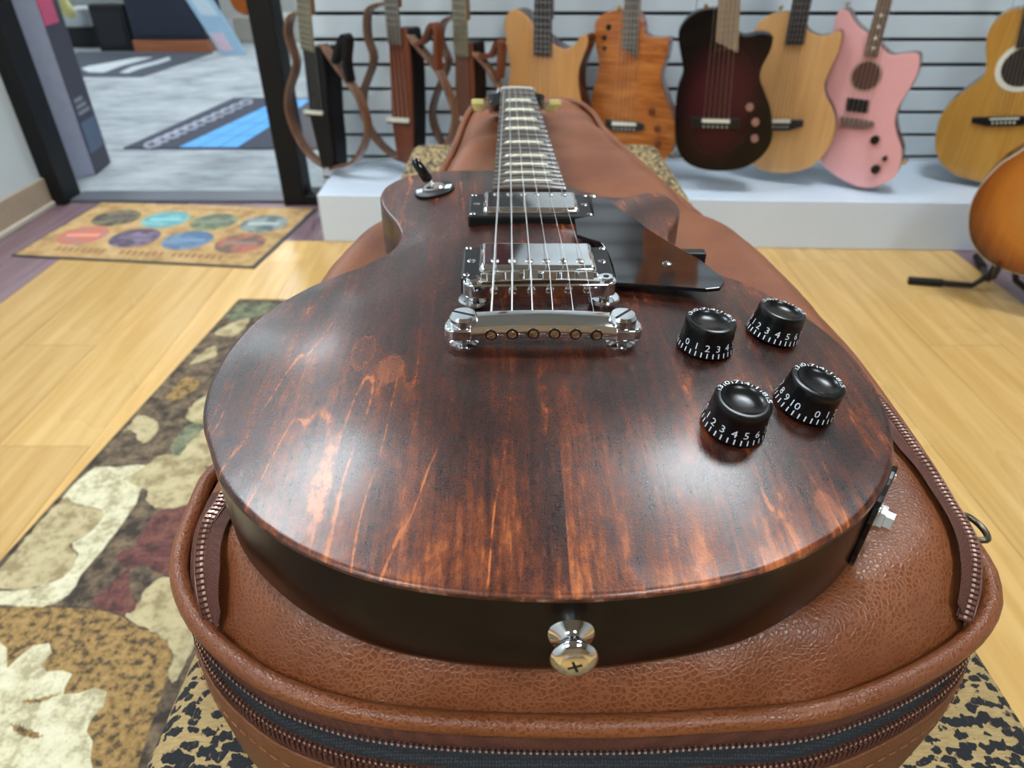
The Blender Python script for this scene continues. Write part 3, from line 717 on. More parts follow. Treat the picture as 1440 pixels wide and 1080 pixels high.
# zipper pull hanging off the right side
p0 = W(1357, 738, .604)
m = MB(); R_ = [(.0062*math.cos(t), .0095*math.sin(t)) for t in np.linspace(0, 2*math.pi, 24, endpoint=False)]
m.tube([(p0.x+.004+x, p0.y-.002+y, .604-abs(x)*.3) for x, y in R_], .0018, 8, closed=True)
m.tube([(p0.x-.008, p0.y+.012, .606), (p0.x-.002, p0.y+.010, .606), (p0.x+.001, p0.y+.006, .605)], .0024, 8)
tag(wbuild(m, 'zip_pull', M['antique'], bag, smooth=60), 'antique brass zipper pull')

# ================================================================== BENCH
def leopard():
    t = NT('leopard_fabric'); c = t.coord((1, 1, 1))
    warp = t.node('ShaderNodeTexNoise'); t.L(c, warp.inputs['Vector']); warp.inputs['Scale'].default_value = 130; warp.inputs['Detail'].default_value = 3
    sc = t.node('ShaderNodeVectorMath', operation='SCALE'); t.L(warp.outputs['Color'], sc.inputs[0]); sc.inputs['Scale'].default_value = .012
    add = t.node('ShaderNodeVectorMath', operation='ADD'); t.L(c, add.inputs[0]); t.L(sc.outputs[0], add.inputs[1])
    st = t.node('ShaderNodeMapping'); st.inputs['Scale'].default_value = (.8, 1.25, 1); t.L(add.outputs[0], st.inputs[0])
    v = t.vor(st.outputs[0], 120, 'F1', rand=.85); big = t.noise(c, 55, 2)
    spot = t.rng(t.math('ADD', v, t.math('MULTIPLY', t.math('SUBTRACT', big, .5), .5)), .54, .48, 0, 1)
    thread = t.noise(t.coord((160, 900, 200)), 1, 2, .6); th2 = t.noise(t.coord((900, 160, 200)), 1, 2, .6)
    tan_ = t.mix(thread, (.24, .15, .055, 1), (.60, .44, .20, 1))
    spot = t.math('MULTIPLY', spot, t.rng(th2, .22, .4, .55, 1))
    t.color(t.mix(spot, tan_, (.010, .011, .014, 1))); t.set(.85); t.bump(t.math('ADD', thread, t.math('MULTIPLY', th2, .5)), .0012, .6); return t.mat
M['leopard'] = leopard()
bench = thing('upholstered_bench', 'long bench covered in tan and black leopard-print fabric under the leather bag', 'bench', (.053, .78, 0))
bx0, bx1, by0, by1, bz1 = -.228, .334, -.06, 1.615, .4625
mb = MB(); pts = []
r = .035
for cx, cy, a0 in ((bx1-r, by1-r, 0), (bx0+r, by1-r, 90), (bx0+r, by0+r, 180), (bx1-r, by0+r, 270)):
    for k in range(6): a = math.radians(a0+18*k); pts.append((cx+r*math.cos(a), cy+r*math.sin(a)))
mb.prism(pts, .31, bz1); wbuild(mb, 'seat', M['leopard'], bench, bevel=.018, seg=4, smooth=60)
mb = MB(); mb.prism([(.053+(x-.053)*.94, .78+(y-.78)*.97) for x, y in pts], .24, .31); wbuild(mb, 'apron', M['black_satin'], bench)
for x in (bx0+.06, bx1-.06):
    for y in (by0+.08, by1-.08):
        m = MB(); m.lathe([(.016, .010 if x < 0 else 0), (.018, .02), (.026, .24)], 16, M=Matrix.Translation((x, y, 0))); wbuild(m, 'leg', M['black_satin'], bench, smooth=40)

# ================================================================== ROOM
def st(o): o['kind'] = 'structure'; return o
YW = 2.53; XL = -1.735; XR = 3.7; YB = -3.2
def floor_wood(name, c0, c1, axis='y'):
    t = NT(name); sc = (26, 1.6, 1) if axis == 'y' else (1.6, 26, 1)
    oi = t.node('ShaderNodeObjectInfo'); n = t.noise(t.coord(sc), 1, 6, .6, .8); n2 = t.noise(t.coord((3, 1, 1)), 1, 2)
    c = t.mix(t.rng(n, .3, .7), c0, c1)
    hs = t.node('ShaderNodeHueSaturation'); t.L(c, hs.inputs['Color']); t.L(t.rng(oi.outputs['Random'], 0, 1, .86, 1.1, False), hs.inputs['Value'])
    t.color(hs.outputs[0]); t.set(t.rng(n2, .3, .7, .26, .36), spec=.5); return t.mat
M['plank'] = floor_wood('maple_laminate', srgb(200, 156, 88), srgb(222, 184, 120))
M['plank_mauve'] = floor_wood('mauve_laminate', srgb(118, 92, 98), srgb(148, 122, 130))
sub = MB(); sub.box(XL-.1, XR+.1, YB-.1, YW+.11, -.06, -.012); floor = st(sub.build('floor', M['black_satin']))
EX_L, EX_R, EY_F = -1.432, 1.43, 2.16
shared = {}
def plank(x0, x1, y0, y1, mat):
    key = (round(x1-x0, 4), round(y1-y0, 4), mat)
    if key not in shared:
        m = MB(); w, l = x1-x0, y1-y0; m.box(.0007, w-.0007, .0007, l-.0007, -.012, 0); shared[key] = m.build('plank', M[mat], floor)
        o = shared[key]
    else:
        o = shared[key].copy(); COL.objects.link(o); o.parent = floor
    o.location = (x0, y0, 0)
pw = (EX_R-EX_L)/15
for i in range(15):
    x = EX_L+i*pw; y = YB+(-.9, -.2, -.6)[i % 3]
    while y < EY_F-.01:
        a, b = max(y, YB), min(y+1.22, EY_F)
        if b-a > .02: plank(x, x+pw, a, b, 'plank')
        y += 1.22
x = XL
for i in range(2):
    w = (EX_L-XL)/2; y = YB-.4*i
    while y < YW+.1:
        a, b = max(y, YB), min(y+1.22, YW+.1)
        if b-a > .02: plank(XL+i*w, XL+(i+1)*w, a, b, 'plank_mauve')
        y += 1.22
for i in range(2):
    w = (YW+.1-EY_F)/2; x = EX_L-.0-.3*i
    while x < XR:
        a, b = max(x, EX_L), min(x+1.22, XR)
        if b-a > .02: plank(a, b, EY_F+i*w, EY_F+(i+1)*w, 'plank_mauve')
        x += 1.22
for i in range(2):
    y = YB-.3*i
    while y < EY_F-.01:
        a, b = max(y, YB), min(y+1.22, EY_F)
        if b-a > .02: plank(EX_R+i*pw, EX_R+(i+1)*pw, a, b, 'plank_mauve')
        y += 1.22
n_ = 11; w = (XR-EX_R-2*pw)/n_
for i in range(n_):
    y = YB+(-.5, -.1, -.8)[i % 3]
    while y < EY_F-.01:
        a, b = max(y, YB), min(y+1.22, EY_F)
        if b-a > .02: plank(EX_R+2*pw+i*w, EX_R+2*pw+(i+1)*w, a, b, 'plank')
        y += 1.22
# walls
m = MB(); m.box(XL-.1, XL, YB, YW+.1, 0, CEIL); st(m.build('wall_left', M['white_wall']))
m = MB(); m.box(XR, XR+.1, YB, YW+.1, 0, CEIL); st(m.build('wall_right', M['white_wall']))
M['rear_wall'] = plain('rear_wall_paint', srgb(150, 128, 104), .7)
m = MB(); m.box(XL-.1, XR+.1, YB-.1, YB, 0, CEIL); st(m.build('wall_rear', M['rear_wall']))
m = MB(); m.box(XL, XL+.014, YB, YW-.02, 0, .105); st(m.build('baseboard_left', plain('tan_baseboard', srgb(178, 160, 138), .5), bevel=.004))
m = MB(); m.box(XL-.005, XL+.022, YB, YW-.02, 0, .018); st(m.build('trim_1', plain('pale_shoe_moulding', srgb(205, 196, 178), .5), bevel=.004))
M['ceil'] = plain('ceiling_tile_white', srgb(150, 150, 148), .9, var=.05, scale=60)
# ceiling with the lamp openings simply carrying the troffers below it
m = MB(); m.box(XL-.1, XR+.1, YB-.1, YW+.1, CEIL, CEIL+.05); st(m.build('ceiling', M['ceil']))
# slat wall: backing with recessed black grooves, each slat a board of its own
SX0, SX1 = -.70, XR
m = MB(); m.box(SX0, SX1, YW+.004, YW+.05, 0, CEIL); wall_back = st(m.build('wall_back', M['black_satin']))
M['slat'] = plain('white_slatwall', srgb(212, 223, 229), .42, var=.03, scale=3)
g0 = WY(700, 219, YW).z; pitch = .0766; sm = {}
z = g0-3*pitch
joints = [SX0, .40+.0, 1.62, 2.84, SX1]
joints[1] = WY(978, 8, YW).x
while z < CEIL-.02:
    for j in range(4):
        x0, x1 = joints[j]+.0012, joints[j+1]-.0012; z0, z1 = max(z+.006, .0), min(z+pitch-.006, CEIL-.003)
        key = (j, round(z1-z0, 4))
        if key not in sm:
            mb = MB(); mb.box(0, x1-x0, 0, .018, 0, z1-z0); o = mb.build('slat', M['slat'], wall_back, bevel=.0015); sm[key] = o
        else: o = sm[key].copy(); COL.objects.link(o); o.parent = wall_back
        o.location = (x0, YW-.014, z0)
    z += pitch
# jambs, threshold, header
jw = []
m = MB(); m.box(-1.735, -1.675, YW-.03, YW+.085, 0, 2.15); st(m.build('trim_2', M['black_paint'], bevel=.004))
m = MB(); m.box(-.855, -.775, YW-.03, YW+.085, 0, 2.15); st(m.build('trim_3', M['black_paint'], bevel=.004))
m = MB(); m.box(-1.735, -.70, YW-.045, YW+.13, 2.15, 2.25); st(m.build('trim_4', M['black_paint']))
m = MB(); m.box(-1.735, -.70, YW, YW+.10, 2.25, CEIL); st(m.build('wall_header', M['white_wall']))
m = MB(); m.box(-1.675, -.855, YW+.0, YW+.11, 0, .012); st(m.build('trim_5', plain('grey_threshold', srgb(92, 96, 104), .4), bevel=.003))
m = MB(); m.box(-.775, -.70, YW-.03, YW+.085, 0, .035); st(m.build('trim_6', M['black_paint'], bevel=.003))
g = NT('sidelight_glass'); g.b.inputs['Transmission Weight'].default_value = 1; g.set(.02); g.color((.95, .98, 1, 1))
m = MB(); m.box(-.775, -.70, YW+.03, YW+.036, .035, 2.15); st(m.build('window_1', g.mat))
# plinth
A, B = W(456, 340), W(1345, 353); dv = (B-A).normalized(); A = A-dv*.0; B = A+dv*3.3
nb = Vector((-dv.y, dv.x, 0)); lenb = (YW-.02-A.y)
hp = .160
m = MB(); m.prism([(A.x, A.y), (B.x, min(B.y, YW-.1)), (B.x, YW-.015), (A.x+.0, YW-.015)], 0, hp)
pl = tag(m.build('display_plinth', M['plinth'], bevel=.004), 'low white display plinth along the foot of the slat wall', 'plinth')

# ------------------------------------------------------------------ next room
M['carpet'] = None
t = NT('grey_patch_carpet'); c = t.coord((1, 1, 1)); a = t.noise(c, 3.5, 3, .6); b = t.noise(t.coord((3, 9, 1)), 2, 4, .6); d = t.noise(c, 160, 2)
t.color(t.mix(d, t.ramp(t.math('ADD', t.math('MULTIPLY', a, .5), t.math('MULTIPLY', b, .5)), [(.35, srgb(130, 136, 140)), (.5, srgb(164, 170, 173)), (.65, srgb(188, 192, 193))]), srgb(226, 230, 234), 'MULTIPLY')); t.set(.95); M['carpet'] = t.mat
t.n  # keep
M['carpet2'] = None
m = MB(); m.box(-6, 3.6, YW+.11, 8.6, -.06, 0); st(m.build('floor_next_room', M['carpet']))
m = MB(); m.box(-6, 3.6, 8.6, 8.7, 0, CEIL); st(m.build('wall_far', plain('far_wall_paint', srgb(176, 176, 172), .8)))
m = MB(); m.box(-6.1, -6, YW+.1, 8.7, 0, CEIL); st(m.build('wall_far_left', M['white_wall']))
m = MB(); m.box(3.6, 3.7, YW+.1, 8.7, 0, CEIL); st(m.build('wall_far_right', M['white_wall']))
m = MB(); m.box(-6.1, XL-.1, YW+.0, YW+.1, 0, CEIL); st(m.build('wall_partition', M['white_wall']))
m = MB(); m.box(-6.1, 3.7, YW+.1, 8.7, CEIL, CEIL+.05); st(m.build('ceiling_next_room', M['ceil']))

# ------------------------------------------------------------------ ceiling troffers (the lamps of the place)
em = bpy.data.materials.new('troffer_diffuser'); em.use_nodes = True; nt = em.node_tree; nt.nodes.remove(nt.nodes['Principled BSDF'])
e = nt.nodes.new('ShaderNodeEmission'); e.inputs[0].default_value = (.87, .95, 1, 1); e.inputs[1].default_value = PANEL_W
nt.links.new(e.outputs[0], nt.nodes['Material Output'].inputs[0])
first = None
for i, (x, y) in enumerate(PANELS+PANELS_NEXT):
    nx = i >= len(PANELS)
    if first is None:
        r_ = thing('ceiling_light', 'white framed square light panel on the ceiling of the guitar room', 'ceiling light', (x, y, CEIL), group='ceiling light panels of the guitar room')
        m = MB()
        for q in ((-.32, .32, -.32, -.30), (-.32, .32, .30, .32), (-.32, -.30, -.30, .30), (.30, .32, -.30, .30)): m.box(*q, -.03, 0)
        a = m.build('frame', M['slat'], r_); m = MB(); m.box(-.30, .30, -.30, .30, -.022, -.006); b = m.build('diffuser', em, r_); first = (r_, a, b)
    else:
        r_ = first[0].copy(); COL.objects.link(r_); r_.location = (x, y, CEIL)
        for ch in first[1:]: c = ch.copy(); COL.objects.link(c); c.parent = r_
        if nx: r_['label'] = 'white framed square light panel on the ceiling beyond the doorway'; r_['group'] = 'ceiling light panels beyond the doorway'

# ================================================================== RUG
def speck(name, c0, c1, c2, sc=55):
    t = NT(name); c = t.coord(); a = t.noise(c, sc, 3, .7); b = t.noise(c, sc*3, 2, .6); p = t.noise(c, 420, 2)
    col = t.ramp(a, [(.38, c0), (.5, c1), (.64, c2)]); t.color(t.mix(t.rng(b, .58, .68, 0, .55), col, c0)); t.set(.95); t.bump(p, .002, .6); return t.mat
M['rug_dark'] = speck('rug_umber', srgb(58, 50, 42), srgb(96, 82, 66), srgb(128, 108, 84), 40)
M['rug_ochre'] = speck('rug_ochre', srgb(70, 62, 48), srgb(150, 118, 70), srgb(172, 138, 86), 85)
M['rug_cream'] = speck('rug_cream', srgb(172, 160, 126), srgb(210, 202, 166), srgb(222, 214, 184), 45)
M['rug_tan'] = speck('rug_tan', srgb(150, 132, 96), srgb(184, 168, 128), srgb(196, 180, 140), 30)
M['rug_red'] = speck('rug_maroon', srgb(72, 52, 46), srgb(106, 62, 60), srgb(124, 84, 70), 50)
M['rug_green'] = speck('rug_sage', srgb(78, 82, 66), srgb(112, 116, 92), srgb(140, 140, 108), 40)
rug = thing('area_rug', 'floral area rug in umber, cream, ochre and maroon beside the leopard-print bench', 'rug', (-.3, .6, 0))
rc = [W(338, 425), W(0, 800)]
dr = (rc[1]-rc[0]).normalized(); near_l = rc[0]+dr*2.1
pts = [rc[0], near_l, near_l+Vector((1.05, 0, 0)), rc[0]+Vector((.95, -.03, 0))]
m = MB(); m.prism([(p.x, p.y) for p in pts], .0005, .009); wbuild(m, 'pile', M['rug_dark'], rug, bevel=.003)
m = MB(); e0 = [(p.x, p.y, .006) for p in pts]; m.tube(e0, .0045, 6, closed=True); wbuild(m, 'binding', M['rug_dark'], rug, smooth=60)
def inrug(p):       # keep motifs on the rug
    q = Vector(p); n = Vector((-dr.y, dr.x, 0));
    return q
motifs = [('rug_ochre', [(-120,870),(0,856),(60,853),(150,860),(190,878),(230,898),(243,928),(222,990),(190,1090),(170,1180),(-200,1180),(-230,1000)], .0004),
 ('rug_tan', [(205,828),(237,812),(262,840),(275,900),(262,930),(245,960),(236,950),(243,922),(226,894),(195,878),(178,868),(183,855),(195,848)], .0006),
 ('rug_cream', [(88,701),(130,660),(165,657),(205,655),(202,680),(188,712),(162,750),(122,800),(97,835),(70,852),(30,853),(-20,852),(-62,868),(-30,835),(0,832),(40,829),(90,812),(106,792),(110,776),(97,768),(130,746),(145,726),(143,716),(112,710)], .0008),
 ('rug_tan', [(86,704),(110,711),(142,717),(144,727),(129,747),(96,768),(108,778),(104,793),(89,811),(40,829),(-2,826),(-24,826),(0,801)], .0010),
 ('rug_tan', [(170,612),(184,596),(196,584),(220,592),(222,605),(206,622),(196,620),(190,609),(180,604)], .0005),
 ('rug_tan', [(181,676),(206,655),(232,640),(282,652),(300,690),(258,711),(226,715),(206,706),(206,690)], .0011),
 ('rug_red', [(165,782),(190,768),(205,740),(235,715),(300,705),(300,800),(228,806),(202,792),(180,800)], .0005),
 ('rug_red', [(130,846),(160,820),(180,801),(183,835),(192,855),(176,863),(150,860)], .0007),
 ('rug_cream', [(-150,890),(-60,890),(0,902),(10,905),(12,920),(5,935),(12,939),(40,912),(70,905),(73,918),(60,935),(58,945),(95,942),(101,950),(90,970),(80,979),(110,975),(125,968),(150,972),(148,990),(130,1010),(119,1022),(133,1045),(126,1070),(120,1110),(-200,1160)], .0012),
 ('rug_ochre', [(14,1018),(40,1026),(60,1034),(55,1039),(30,1034)], .0016), ('rug_ochre', [(34,986),(60,982),(86,976),(70,984),(45,990)], .0016),
 ('rug_tan', [(262,583),(280,562),(310,552),(310,590),(290,598),(270,594)], .0006), ('rug_green', [(240,632),(262,600),(285,598),(290,625),(262,640)], .0007),
 ('rug_tan', [(255,652),(268,622),(300,600),(320,650)], .0009),
 ('rug_tan', [(268,512),(282,498),(302,486),(304,500),(290,506)], .0006), ('rug_tan', [(302,470),(322,456),(350,448),(342,462),(330,472)], .0006), ('rug_green', [(333,428),(395,428),(385,440),(332,450),(318,446)], .0007),
 ('rug_ochre', [(232,560),(262,530),(280,540),(255,560)], .0004)]
for mat, px, h in motifs:
    q = [W(u, v, .009) for u, v in px]; P = np.array([(p.x, p.y) for p in q])
    P = resample(spline(P, True, 5), 60)
    e_ = np.interp(P[:, 1], [near_l.y, rc[0].y], [near_l.x, rc[0].x])+.006           # clip at the rug's edge
    P[:, 0] = np.maximum(P[:, 0], e_); P[:, 1] = np.clip(P[:, 1], near_l.y+.01, rc[0].y-.008)
    P = P+rng.normal(0, .0012, P.shape)
    m = MB(); m.prism([tuple(p) for p in P], .0085, .009+h); wbuild(m, 'woven_motif', M[mat], rug)

# ================================================================== DOORMAT
mat_px = [(16,361),(358,378),(446,295),(143,286)]
mc = [W(u, v) for u, v in mat_px]; mctr = sum(mc, Vector())/4
dmat = thing('doormat', 'tan doormat printed with eight round coloured emblems in front of the doorway', 'doormat', tuple(mctr))
m = MB(); m.prism([(p.x, p.y) for p in mc], .0005, .005); wbuild(m, 'rubber_base', plain('grey_rubber', srgb(70, 72, 78), .7), dmat)
inn = [mctr+(p-mctr)*.975 for p in mc]
m = MB(); m.prism([(p.x, p.y) for p in inn], .004, .0065); wbuild(m, 'mat_surface', speck('doormat_tan', srgb(160, 126, 82), srgb(188, 152, 100), srgb(198, 166, 118), 12), dmat)
emb = [((164,306.6),(48,46,48),(120,110,80)), ((233,309),(88,166,178),(120,190,190)), ((301,312),(84,98,84),(130,150,110)), ((371,315),(140,158,158),(70,90,100)),
       ((117,331),(206,112,88),(180,120,120)), ((190,334.6),(66,60,84),(130,110,150)), ((264,338),(66,108,154),(110,140,170)), ((338,342.5),(104,84,74),(186,96,80))]
for i, ((u, v), c0, c1) in enumerate(emb):
    c0 = tuple(.74*a+.26*b for a, b in zip(c0, (138, 122, 104))); c1 = tuple(.74*a+.26*b for a, b in zip(c1, (150, 134, 116)))  # haze over the emblems mixed into their print colours
    p = W(u, v, .006); t = NT('emblem_print_%d' % i); n = t.noise(t.coord(), 18, 3, .6); t.color(t.mix(t.rng(n, .42, .62), srgb(*c0), srgb(*c1))); t.set(.9)
    m = MB(); m.lathe([(.081, .006), (.081, .0072)], 32, M=Matrix.Translation((p.x, p.y, 0))); o = wbuild(m, 'emblem', t.mat, dmat)
    m = MB()
    m.box(p.x-.055, p.x+.055, p.y-.012, p.y+.012, .007, .0076)
    wbuild(m, 'emblem_band', plain('emblem_band_%d' % i, tuple(min(1, x*1.5+.03) for x in srgb(*c0)[:3])+(1,), .9), dmat)
pb = plain('brown_print', srgb(150, 108, 72), .9)
for (a, b, n, hw_, hy, gaps) in ((W(82, 350, .006), W(310, 362, .006), 26, .006, .016, (8, 9, 17)), (W(245, 293, .006), W(335, 296, .006), 16, .005, .008, ())):
    for k in range(n):
        if k in gaps: continue
        q = a+(b-a)*(k/(n-1)); m = MB(); m.box(q.x-hw_, q.x+hw_, q.y-hy, q.y+hy, .006, .0069); wbuild(m, 'printed_mark', pb, dmat)

# ================================================================== NEXT ROOM THINGS
M['mat_dark'] = plain('charcoal_mat', srgb(62, 66, 80), .9); M['mat_blue'] = plain('sky_blue_print', srgb(96, 168, 235), .9); M['mat_white'] = plain('pale_print', srgb(178, 182, 196), .9)
def floormat(name, label, corners, mat):
    c = [W(*p) for p in corners]; ctr = sum(c, Vector())/len(c); r_ = thing(name, label, 'floor mat', tuple(ctr))
    m = MB(); m.prism([(p.x, p.y) for p in c], .0005, .008); wbuild(m, 'mat_surface', mat, r_, bevel=.002); return r_
r_ = floormat('logo_mat', 'charcoal floor mat with sky-blue block letters and a pale line of writing', [(174,210),(520,211),(560,139),(330,139)], M['mat_dark'])
strips = [[(250,207),(300,207.5),(345,185),(375,160),(395,140.5),(372,140),(345,155),(318,169),(290,183)], [(303,207),(328,207),(352,193),(382,172),(420,141),(400,140.5),(380,160),(348,186)]]
e0, e1 = [(250,207.5),(395,139.5)], [(334,207.5),(440,139.5)]
for row in range(3):
    for k in range(4):
        q = []
        for s0, t0 in ((.02, .04), (.98, .04), (.98, .96), (.02, .96)):
            f_, g_ = (k+s0)/4, (row+t0)/3
            q.append((e0[0][0]+(e0[1][0]-e0[0][0])*f_+(e1[0][0]-e0[0][0]+((e1[1][0]-e0[1][0])-(e1[0][0]-e0[0][0]))*f_)*g_, 207.5-68*f_))
        m = MB(); m.prism([tuple(W(u, v, .008)[:2]) for u, v in q], .0075, .0092); wbuild(m, 'block_letter', M['mat_blue'], r_)
for k in range(11):
    f_ = k/10; u, v = 216+f_*130, 203-f_*58; 
    m = MB(); q = W(u, v, .008); w = .045; m.tube([(q.x+w*math.cos(a)*.7, q.y+w*1.2*math.sin(a), .0085) for a in np.linspace(.5, 2*math.pi-.3 if k % 2 else 2*math.pi, 14)], .008, 5); wbuild(m, 'letter', M['mat_white'], r_, smooth=60)
r_ = floormat('logo_mat', 'slate grey floor mat with a white script emblem in front of the dark cabinets', [(60,108),(200,108.5),(300,75),(110,74)], plain('slate_mat', srgb(74, 80, 90), .9))
for s_ in [[(114,96.5),(125,93),(155,88),(190,81),(215,80.5),(196,86),(170,93),(146,102),(125,101.5)], [(168,102),(185,94),(215,87),(238,80),(240,84),(222,90),(196,97),(180,103)]]:
    m = MB(); m.prism([tuple(W(u, v, .008)[:2]) for u, v in s_], .0075, .0092); wbuild(m, 'script_emblem', plain('white_emblem', srgb(190, 198, 202), .9), r_)
# tall printed carton behind the left jamb
c0, c1, c2 = W(108, 251), W(135, 246.5), W(155.5, 229)
ex = (c1-c0); c0 = c1-ex.normalized()*.26; c3 = c0+(c2-c1)
ctr = (c0+c2)/2; cart = thing('display_carton', 'tall carton with pale lilac side and dark printed front standing beyond the left door jamb', 'carton', tuple(ctr))
m = MB(); m.prism([(p.x, p.y) for p in (c0, c1, c2, c3)], 0, 1.25); wbuild(m, 'carton_body', plain('lilac_card', srgb(158, 162, 180), .6), cart, bevel=.004)
sd = (c2-c1); nrm_ = Vector((sd.y, -sd.x, 0)).normalized()
def on_side(s0, s1, z0, z1, name, mat, lift=.0015):
    a, b = c1+sd*s0, c1+sd*s1
    m = MB(); v = []
    for q in (a, b):
        for z in (z0, z1):
            for l in (-.001, lift): v.append(q+nrm_*l+Vector((0, 0, z)))
    m.add(v, [(0,1,3,2),(4,6,7,5),(0,4,5,1),(2,3,7,6),(1,5,7,3),(0,2,6,4)]); wbuild(m, name, mat, cart)
on_side(.0, 1, .002, 1.249, 'printed_front', plain('dark_print', srgb(66, 64, 78), .5))
on_side(.1, .9, .085, .205, 'printed_panel', plain('slate_blue_print', srgb(96, 112, 134), .5), .003)
for k, z in enumerate((.232, .256, .280)): on_side(.15, .8-.1*k, z, z+.014, 'printed_line', plain('pale_print_line', srgb(150, 150, 158), .5), .003)
on_side(.0, .7, .56, .76, 'sticker', plain('pink_sticker', srgb(222, 88, 128), .5), .003)
# cabinets
def cabinet(name, label, cat, x0, x1, y0, y1, h, mat, base=None, grille=None):
    r_ = thing(name, label, cat, ((x0+x1)/2, (y0+y1)/2, 0)); m = MB(); b0 = .09 if base else 0
    m.box(x0, x1, y0, y1, b0, h); wbuild(m, 'cabinet_body', mat, r_, bevel=.01)
    if base: m = MB(); m.box(x0-.01, x1+.01, y0-.012, y1, 0, b0); wbuild(m, 'wooden_base', base, r_, bevel=.004)
    if grille: m = MB(); m.box(x0+.03, x1-.03, y0-.008, y0, b0+.04, h-.05); wbuild(m, 'grille_cloth', grille, r_)
    return r_
M['cabin_dark'] = plain('charcoal_vinyl', srgb(46, 50, 62), .7); M['cabin_black'] = plain('black_vinyl', srgb(26, 25, 28), .7)
M['orange_wood'] = wood('orange_wood', srgb(150, 90, 60), srgb(190, 120, 80), axis='x')
p, q = W(193, 74), W(292, 75)
cabinet('speaker_cabinet', 'charcoal cabinet on an orange wooden base in the room beyond the doorway', 'speaker cabinet', p.x, q.x, p.y, p.y+.45, .80, M['cabin_dark'], M['orange_wood'], plain('navy_grille', srgb(44, 50, 64), .85))
p, q = W(140, 73), W(188, 73); 
cabinet('speaker_cabinet', 'plain black cabinet beside the charcoal cabinet with the wooden base', 'speaker cabinet', p.x, q.x, p.y+.02, p.y+.5, .335, M['cabin_black'], None, plain('black_grille', srgb(40, 40, 44), .9))
p, q = W(60, 70), W(136, 72)
cabinet('speaker_cabinet', 'low black cabinet behind the tall lilac carton', 'speaker cabinet', p.x, q.x, p.y+.1, p.y+.5, .15, M['cabin_black'])
m = MB(); a = WY(104, 44, p.y+.25); b = WY(131, 20, p.y+.25); m.box(a.x, b.x, p.y+.15, p.y+.45, .151, .28)
tag(m.build('white_box', plain('white_card', srgb(200, 204, 206), .7), bevel=.006), 'small white box on the low black cabinet behind the lilac carton', 'box')
p = W(160, 73); m = MB(); zt_ = .336
kb_ = thing('keyboard', 'pale keyboard lying on top of the plain black cabinet', 'keyboard', (p.x, p.y+.2, zt_))
m.box(p.x-.32, p.x+.22, p.y+.06, p.y+.30, zt_, zt_+.05); wbuild(m, 'keyboard_body', plain('pale_grey_plastic', srgb(150, 156, 154), .5), kb_, bevel=.006)
for k in range(16):
    m = MB(); m.box(p.x-.30+k*.031, p.x-.30+k*.031+.028, p.y+.062, p.y+.20, zt_+.05, zt_+.058); wbuild(m, 'key', M['bone'], kb_)
# leaning pale-blue printed board
a, b = W(312, 77.5), W(338, 72); up = Vector((0, 0, 1))
bd = thing('leaning_display_board', 'pale blue and white printed board leaning against the charcoal cabinet', 'display board', tuple((a+b)/2))
lean = Vector((-.46, -.02, 1.0)); wv = Vector((.20, 0, 0)); th = Vector((.02, .03, 0))
def on_board(s0, s1, t0, t1, name, mat, lift=0.0):
    nn_ = wv.cross(lean).normalized()
    if nn_.y > 0: nn_ = -nn_
    q = [a+wv*s+lean*t for s, t in ((s0, t0), (s1, t0), (s1, t1), (s0, t1))]
    m = MB(); v = [p_+nn_*(.004+lift) for p_ in q]+[p_-nn_*.018 for p_ in q]
    m.add(v, [(0,1,2,3),(7,6,5,4),(0,4,5,1),(1,5,6,2),(2,6,7,3),(3,7,4,0)]); wbuild(m, name, mat, bd)
on_board(0, 1, 0, 1, 'board', plain('pale_blue_board', srgb(164, 196, 220), .5))
on_board(.2, .85, .28, .62, 'white_panel', plain('white_panel_print', srgb(206, 222, 232), .5), .003)
on_board(.05, .9, .66, .78, 'white_panel', plain('cream_panel_print', srgb(214, 214, 200), .5), .003)
on_board(.1, .6, .03, .16, 'pink_panel', plain('pink_panel_print', srgb(220, 196, 210), .5), .003)
# low shelf far right of the doorway
p = W(352, 60); cabinet('low_shelf', 'low beige shelf unit against the room behind the right door jamb', 'shelf', p.x-.12, p.x+1.2, p.y, p.y+.4, .20, plain('beige_shelf', srgb(172, 170, 160), .6))
p = WY(345, 14, W(352, 60).y+.2)
og = thing('orange_guitar', 'orange guitar standing on the low beige shelf beyond the doorway', 'guitar', (p.x, p.y, .20))
o2 = spline([(0,0),(.13,.03),(.17,.14),(.12,.25),(.13,.34),(.09,.42),(0,.44),(-.09,.42),(-.13,.34),(-.12,.25),(-.17,.14),(-.13,.03)], True, 5)
MM = Matrix.Translation((p.x+.06, p.y, .202)) @ Matrix.Rotation(math.pi/2, 4, 'X')
m = MB(); m.prism([tuple(q) for q in o2], -.04, .04, M=MM); wbuild(m, 'body', plain('orange_lacquer', srgb(190, 104, 50), .25), og, bevel=.008)
m = MB(); m.box(p.x+.035, p.x+.085, p.y-.05, p.y-.03, .50, 1.10); wbuild(m, 'neck', M['rosewood'], og)
# folded yellow strap and dark bag shapes above the carton
p = W(100, 60); 
yb = MB(); a = [WY(u, v, c2.y+.25) for u, v in ((84,-6),(90,8),(98,18),(104,25))]; yb.tube([tuple(q) for q in a], [.02, .028, .026, .012], 8)
tag(yb.build('yellow_strap', plain('yellow_strap_web', srgb(214, 210, 140), .7), smooth=60), 'pale yellow strap hanging behind the tall lilac carton', 'strap')

